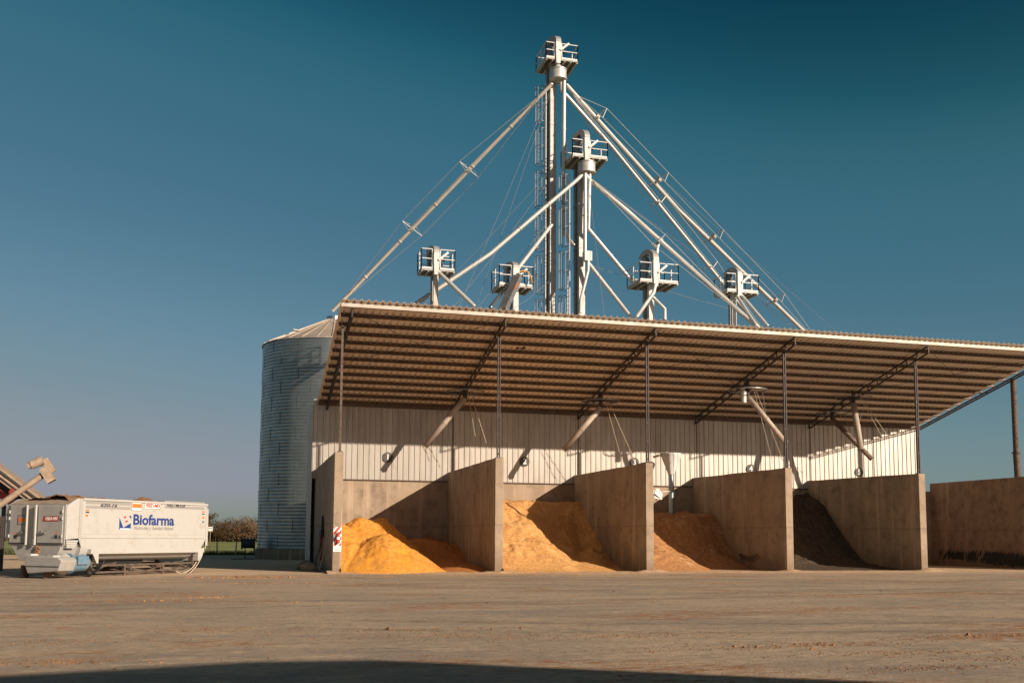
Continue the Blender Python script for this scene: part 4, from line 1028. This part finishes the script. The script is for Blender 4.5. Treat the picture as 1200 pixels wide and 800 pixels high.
for (u0, v0, u1, v1, mm) in ((100.3,596.6,104.6,598,'orange'),(100.3,599,104.6,600.6,'ink'),(100,602.5,103.3,605,'orange'),(236.5,598.8,240,599.8,'red'),(236.5,601.5,240,602.6,'ink'),(237,605,239.5,607.5,'orange'),(236.8,610,239.4,612.5,'blue')):
    rect('warning_sticker', M[mm], u0, v0, u1, v1)
# end stickers
def erect(name, m_, u0, v0, u1, v1, dx, shear=0):
    a_, b_ = mend(u1, v1, dx), mend(u0, v0, dx); s_ = shear*(b_.z-a_.z)
    mm_ = MB(); mm_.prism([(dx, a_.y, a_.z), (dx, b_.y, a_.z), (dx, b_.y-s_, b_.z), (dx, a_.y-s_, b_.z)], (.003, 0, 0)); return fixn(mm_.build(name, m_, mx, local=True)), a_, b_
erect('sticker_frame', M['ink'], 20.7, 603.2, 31.2, 614.6, -.109); erect('sticker_face', M['lgrey'], 21.3, 603.8, 30.6, 614, -.113); erect('sticker_band', M['orange'], 21.3, 606.4, 30.6, 611, -.117)
erect('name_plate', M['ink'], 49.8, 604.5, 68, 610.6, -.109, .3); _, a_, b_ = erect('name_plate_face', M['red'], 50.3, 605, 67.5, 610.1, -.113, .3)
c_ = (a_+b_)/2; c_.y -= .05
text('plate_lettering', 'FEED-MIX', M['white'], mx, Matrix.Translation((-.117, c_.y, c_.z)) @ Matrix.Rotation(-PI/2, 4, 'Z') @ Matrix.Rotation(PI/2, 4, 'X'), (b_.z-a_.z)*.95, .3, .004, width=abs(b_.y-a_.y)*.85)
for (u0, v0, u1, v1, mm) in ((16,624,20,625.2,'orange'),(16,626.5,19.5,631,'ink'),(63.5,624,67.5,625.2,'orange'),(63.5,626.5,67,631,'ink'),(60.3,628.3,62.8,631,'blue')):
    erect('warning_sticker', M[mm], u0, v0, u1, v1, -.109)

# ------------------------------------------------------------------ left edge: auger, inclined conveyor shed
yA = K.y+5.5
def A_(u, v, y=yA): return atY(u, v, y)
e = empty('grain_auger', on(-60, 668, 2, 0), 'dusty tan auger rising to a motor head above the left end of the mixer', 'auger')
m = MB(); m.tube([A_(-60, 633), A_(55, 553)], .14, 14); m.build('tube', M['tan_paint'], e, smooth=True)
m = MB(); m.beam(A_(51, 548.5), A_(61, 564), .46, .36); m.build('discharge_head', M['tan_paint'], e)
m = MB(); c = A_(43, 543, yA-.2); m.tube([c+Vector((-.22,0,-.06)), c+Vector((.25,0,.16))], .2, 16); m.tube([c+Vector((-.36,0,-.12)), c+Vector((-.22,0,-.06))], .16, 16); m.build('motor', M['tan_paint'], e, smooth=True)
m = MB(); m.beam(A_(52,538), A_(62,553), .12, .3); m.beam(A_(47,540), A_(50,551), .06, .06); m.beam(A_(50,537.5), A_(54,548), .06, .06); m.build('belt_guard', M['tan_paint'], e)
m = MB(); a_ = A_(-45, 622); m.beam(Vector((a_.x, yA, 0)), a_, .12, .12); m.build('support_leg', M['dark_steel'], e)

yS = K.y+9
e = empty('lean_to_shed', on(4, 668, 2, 0), 'open shed with a sloping tan roof and red beam at the far left edge', 'shed')
def S_(u, v, y=yS): return atY(u, v, y)
P0, P1 = S_(-80, 488), S_(56, 589); dv_ = Vector((0, 2.4, 0))
m = MB(); m.prism([P0, P1, P1+Vector((-.1,0,-.55)), P0+Vector((-.1,0,-.55))], dv_); fixn(m.build('roof', M['tan_paint'], e))
m = MB(); m.beam(S_(-80, 493, yS-.05), S_(53, 591.5, yS-.05), .05, .10); m.beam(S_(-80, 500, yS-.05), S_(40, 589, yS-.05), .04, .06); m.build('roof_edge', M['dark_steel'], e)
m = MB(); m.beam(S_(-80, 510, yS+3), S_(45, 603, yS+3), .1, .5); m.build('roof_underside', M['dark_steel'], e)
m = MB(); m.beam(S_(-80, 520, yS-.3), S_(16, 590, yS-.3), .2, .32); m.build('beam', M['red_paint'], e)
m = MB(); m.beam(S_(9, 583, yS-.3), S_(15, 572, yS-.3), .14, .14); m.build('strut', M['red_paint'], e)
b0 = S_(4.8, 592, yS-.3)
for dx in (0, -8):
    m = MB(); m.beam((b0.x+dx, b0.y, 0), (b0.x+dx, b0.y, b0.z+(1.0 if dx else .0)), .16, .16); m.build('post', M['dark_steel'], e)
m = MB(); m.beam((b0.x-8, b0.y, 1.2), (b0.x, b0.y, 1.2), .08, .08); m.beam((b0.x-8, b0.y, .25), (b0.x, b0.y, .25), .08, .08); m.build('rail', M['dark_steel'], e)

# ------------------------------------------------------------------ tools and sign at the left divider wall
xw = FX[0]-.02
def W_(u, v): return on(u, v, 0, xw)
a_ = on(388.5, 617, 1, 0); b_ = on(399, 646, 1, 0); xc0, xc1 = FX[0]+.02, FX[0]+TH-.02
z0, z1 = b_.z, a_.z
e = empty('extinguisher_sign', ((xc0+xc1)/2, -.03, z0), 'white panel with red diagonal stripes fixed to the front of the left divider wall', 'sign')
m = MB(); m.box(xc0, xc1, -.03, -.002, z0, z1); bd = m.build('panel', M['white'], e)
wS = xc1-xc0; zc = z0+(z1-z0)*.24
m = MB()
def clipstripe(t0):
    pts = []
    for s_, zz in ((t0, 0), (t0+.16, 0)): pts.append((s_, zz))
    return pts
for k in range(-3, 6):
    # parallelogram stripes clipped to the panel
    bm_ = bmesh.new(); hh = z1-zc; s0 = k*.24
    vs = [bm_.verts.new((xc0+s0, 0, zc)), bm_.verts.new((xc0+s0+.12, 0, zc)), bm_.verts.new((xc0+s0+.12+hh*.8, 0, z1)), bm_.verts.new((xc0+s0+hh*.8, 0, z1))]
    bm_.faces.new(vs)
    for co, no_ in (((xc0+.01,0,0), (-1,0,0)), ((xc1-.01,0,0), (1,0,0))):
        bmesh.ops.bisect_plane(bm_, geom=bm_.verts[:]+bm_.edges[:]+bm_.faces[:], plane_co=co, plane_no=no_, clear_outer=True)
    bm_.verts.index_update()
    if bm_.faces: m.add([(v.co.x, -.034, v.co.z) for v in bm_.verts], [tuple(v.index for v in f.verts) for f in bm_.faces])
    bm_.free()
m.build('red_stripes', M['red'], e)
m = MB(); 
for zz in (.06, .12): m.box(xc0+.07, xc1-.07, -.036, -.0305, z0+zz, z0+zz+.025)
m.build('caption_lines', M['lgrey'], e)
e = empty('fire_extinguisher', ((xc0+xc1)/2, -.12, zc), 'small red fire extinguisher hanging on the striped white panel', 'extinguisher')
cx_ = (xc0+xc1)/2+.02; 
m = MB(); m.lathe((cx_, -.14, zc+.10), [(0,0),(.075,.01),(.08,.05),(.08,.36),(.05,.43),(.025,.46),(.025,.5),(0,.5)], 18); m.build('cylinder', M['red'], e, smooth=True)
m = MB(); m.lathe((cx_, -.14, zc+.10), [(.0825,.18),(.0825,.31)], 18); m.build('label_band', M['white'], e, smooth=True)
m = MB(); m.beam((cx_-.08, -.14, zc+.64), (cx_+.06, -.14, zc+.60), .03, .03); m.tube([(cx_-.03,-.14,zc+.58),(cx_-.11,-.15,zc+.5),(cx_-.11,-.16,zc+.25)], .014, 6); m.build('handle', M['black'], e)
# hanging hose, coat and tools on the shaded face
h0 = W_(379, 607)
e = empty('hanging_cable_bundle', (xw, h0.y, h0.z-2.2), 'dark and red coiled hose hanging on the shaded side of the left divider wall', 'hose')
m = MB()
for k in range(5): m.beam((xw-.05, h0.y+.12*k-.3, h0.z-.8+random.uniform(-.2,.2)), (xw-.04, h0.y+.1*k-.2, h0.z+random.uniform(-.1,.2)), .08, .05)
m.box(xw-.16, xw, h0.y-.5, h0.y+.5, h0.z-.95, h0.z-.6); m.build('bracket', M['black'], e)
m = MB()
for k in range(4): 
    pts = [(xw-.06-.02*k, h0.y+.25*math.cos(a)*(1-.1*k)+.1, h0.z-1.5+.62*math.sin(a)) for a in [2*PI*j/18 for j in range(19)]]; m.tube(pts, .028, 6, cap=False)
m.build('coil', M['red_paint'], e, smooth=True)
for k, (lab, mm) in enumerate((('long handled tool nearest the front edge, leaning on the shaded wall side', 'timber'), ('middle long handled tool leaning on the shaded wall side', 'timber'), ('rear long handled tool leaning below the coiled hose', 'dark_steel'))):
    y_ = [1.0, 2.6, 4.4][k]; e = empty('leaning_tool', (xw-.5, y_, 0), lab, 'tool', 'tools leaning on the left divider wall')
    m = MB(); m.tube([(xw-.5, y_+.1, .02), (xw-.04, y_-.1, 2.0-.15*k)], .02, 6); m.build('shaft', M[mm], e)
    m = MB(); m.box(xw-.65, xw-.4, y_-.05, y_+.3, 0, .07); m.build('blade', M['dark_steel'], e, bevel=.01)
for k, (y_, s_, lab) in enumerate(((3.2, .42, 'crumpled grey sack nearest the tools at the foot of the left wall'), (5.6, .5, 'larger crumpled grey sack further back at the foot of the left wall'))):
    bm_ = bmesh.new(); bmesh.ops.create_icosphere(bm_, subdivisions=3, radius=s_)
    for v in bm_.verts:
        v.co *= 1+.35*noise.noise(v.co*3.1+Vector((k*4, 0, 0))); v.co.z = max(v.co.z*.55, -.16)+.16
    me = bpy.data.meshes.new('sack'); bm_.to_mesh(me); bm_.free(); me.materials.append(M['canvas'])
    o = bpy.data.objects.new('sack', me); COL.objects.link(o); o.location = (xw-.75, y_, 0); tag(o, lab, 'sack', 'sacks at the left wall')

# ------------------------------------------------------------------ fence, weeds, sign, trees
y_f = 46.3
first = None
for k in range(-12, 14):
    x_ = -5.5+k*1.62+random.uniform(-.06, .06)
    if first is None:
        m = MB(); m.tube([(0, 0, -.05), (0, 0, 1.12)], .055, 8); o = m.build('fence_post', M['timber']); first = o
    else: o = first.copy(); COL.objects.link(o)
    o.location = (x_, y_f, 0); o.rotation_euler = (random.uniform(-.03, .03), random.uniform(-.04, .04), 0)
    tag(o, 'thin grey wooden fence post between the yard and the green field', 'fence post', 'fence posts along the field')
m = MB()
for zz in (.35, .7, 1.02): m.tube([(-27, y_f+.06, zz), (17, y_f+.06, zz)], .008, 4)
o = m.build('fence_wires', M['cable']); recentre(o); tag(o, 'three thin fence wires along the green field edge', 'wire')
m = MB()
for k in range(9000):
    x_ = random.uniform(-40, 20); y_ = y_f+abs(random.gauss(0, .8))-.3
    h_ = random.uniform(.12, .5)*(1+1.0*max(0, noise.noise(Vector((x_*.4, 1, 2)))));  s_ = .05
    a = random.random()*6.28; dx, dy = math.cos(a)*s_, math.sin(a)*s_
    m.add([(x_-dx, y_-dy, -.02), (x_+dx, y_+dy, -.02), (x_+random.uniform(-.15,.15), y_+random.uniform(-.15,.15), h_)], [(0,1,2)])
tag(m.build('roadside_weeds', M['weed']), 'dark green weeds growing along the fence', 'weeds', kind='stuff')
e = empty('field_sign', on(246.5, 650, 1, 60) , 'small white board in a tan frame on a post beyond the mixer', 'sign')
c = atY(246.5, 619.5, 60); e.location = (c.x, 60, 0)
m = MB(); m.box(c.x-.26, c.x+.26, 59.95, 60, c.z-.26, c.z+.26); m.build('frame', M['tan_paint'], e)
m = MB(); m.box(c.x-.19, c.x+.19, 59.93, 59.949, c.z-.17, c.z+.19); m.build('board', M['white'], e)
m = MB(); m.box(c.x-.15, c.x+.15, 59.915, 59.929, c.z+.02, c.z+.10); m.build('dark_band', M['ink'], e)
m = MB(); m.tube([(c.x, 60.03, 0), (c.x, 60.03, c.z)], .04, 6); m.build('post', M['tan_paint'], e)

def tree_proto(h, wdt, seed, mleaf, n=900):
    rnd = random.Random(seed)
    root = bpy.data.objects.new('field_tree', None); COL.objects.link(root)
    m = MB(); m.tube([(0,0,0), (.1*h*.1, 0, h*.45), (0, 0, h*.8)], h*.028, 7, r2=h*.008)
    for k in range(7):
        a = rnd.random()*6.28; z_ = h*rnd.uniform(.25, .6); m.tube([(0,0,z_), (math.cos(a)*wdt*.5, math.sin(a)*wdt*.5, z_+h*.25)], h*.01, 5, r2=h*.003)
    m.build('trunk', M['bark'], root, local=True)
    m = MB(); cl = []
    for k in range(16):
        a = rnd.random()*6.28; r_ = wdt*.5*math.sqrt(rnd.random()); z_ = h*rnd.uniform(.22, .86); cl.append((math.cos(a)*r_*(1.15-z_/h*.5), math.sin(a)*r_, z_, rnd.uniform(.16, .30)*wdt))
    for k in range(n):
        c = rnd.choice(cl); d = Vector((rnd.gauss(0,1), rnd.gauss(0,1), rnd.gauss(0,1))).normalized()*c[3]*rnd.random()**.4
        p = Vector(c[:3])+Vector((d.x, d.y, d.z*.8)); 
        if p.z < .2: continue
        s_ = rnd.uniform(.12, .30); u_ = Vector((rnd.gauss(0,1), rnd.gauss(0,1), rnd.gauss(0,1))).normalized(); v_ = u_.orthogonal().normalized()
        m.add([p-u_*s_, p+v_*s_*.6, p+u_*s_, p-v_*s_*.6], [(0,1,2,3)])
    m.build('crown', mleaf, root, local=True)
    return root
protos = [tree_proto(8.6, 8.0, 1, M['leaf_a'], 2200), tree_proto(7.2, 9.0, 2, M['leaf_a'], 2200), tree_proto(9.5, 6.5, 3, M['leaf_b'], 1900), tree_proto(6.2, 8.5, 4, M['leaf_b'], 2000)]
used = set()
spots = [(-16,2,1.0),(-4,0,.95),(8,1,1.1),(20,0,.9),(40,1,1),(58,3,1),(76,0,1),(95,1,.9),(112,3,1.1),(130,0,.9),(148,1,1),(166,2,.9),(184,0,1),(202,3,1.05),(220,1,1.0),
         (243,2,1.1),(254,3,1.0),(264,0,.88),(273,1,.98),(283,0,.95),(292,1,.95),(301,0,1.05),(312,3,1.1),(330,1,1)]
for k, (u, pi, s_) in enumerate(spots):
    src = protos[pi]; P = on(u, 631, 1, 262+random.uniform(-8, 10)); 
    if pi in used:
        o = src.copy(); COL.objects.link(o)
        for ch in [c for c in COL.objects if c.parent == src]:
            cc = ch.copy(); COL.objects.link(cc); cc.parent = o
    else: o = src; used.add(pi)
    o.location = (P.x, P.y, -.03); o.rotation_euler = (0, 0, random.random()*6); o.scale = (s_, s_, s_*random.uniform(.70, .92))
    lab = ('dry brown leafed tree in the far tree line beyond the field', 'broad brown bushy tree in the far tree line beyond the field', 'taller olive tree with a narrow crown in the far tree line', 'low olive bushy tree in the far tree line')[pi]
    tag(o, lab, 'tree', 'far tree line beyond the field')
m = MB(); rnd = random.Random(5)
for k in range(9000):
    u_ = rnd.uniform(-130, 20); p = Vector((u_, 268+rnd.uniform(-6, 12), abs(rnd.gauss(0, 1.4))*(1+.6*noise.noise(Vector((u_*.2, 0, 0))))))
    s_ = rnd.uniform(.2, .5); a_ = Vector((rnd.gauss(0,1), rnd.gauss(0,1), rnd.gauss(0,1))).normalized(); v_ = a_.orthogonal().normalized()
    m.add([p-a_*s_, p+v_*s_*.6, p+a_*s_, p-v_*s_*.6], [(0,1,2,3)])
tag(m.build('far_undergrowth', M['leaf_a']), 'brown undergrowth at the foot of the far trees', 'undergrowth', kind='stuff')

# ------------------------------------------------------------------ large barn behind the camera (casts the foreground shadow)
def back(u, v, z):      # point at height z whose shadow falls at pixel (u, v) on the yard
    p = on(u, v, 2, 0); t = z/SUN.z; return p+SUN*t
a1 = back(285, 774.5, 8.0); a2 = back(425, 772.8, 8.0)
yb = a1.y; rise = 0
m = MB(); m.prism([(a1.x-20, yb, 0), (a1.x-20, yb, 8-.10*20), (a1.x, yb, 8), (a2.x, yb, 8+(a2.y-a1.y)*.43), (a2.x+6.5, yb, 8-.50*6.5), (a2.x+6.5, yb, 0)], (0, -14, 0))
o = fixn(m.build('yard_barn', M['clad'])); recentre(o); tag(o, 'large metal barn behind the viewpoint whose shadow crosses the foreground', 'barn')
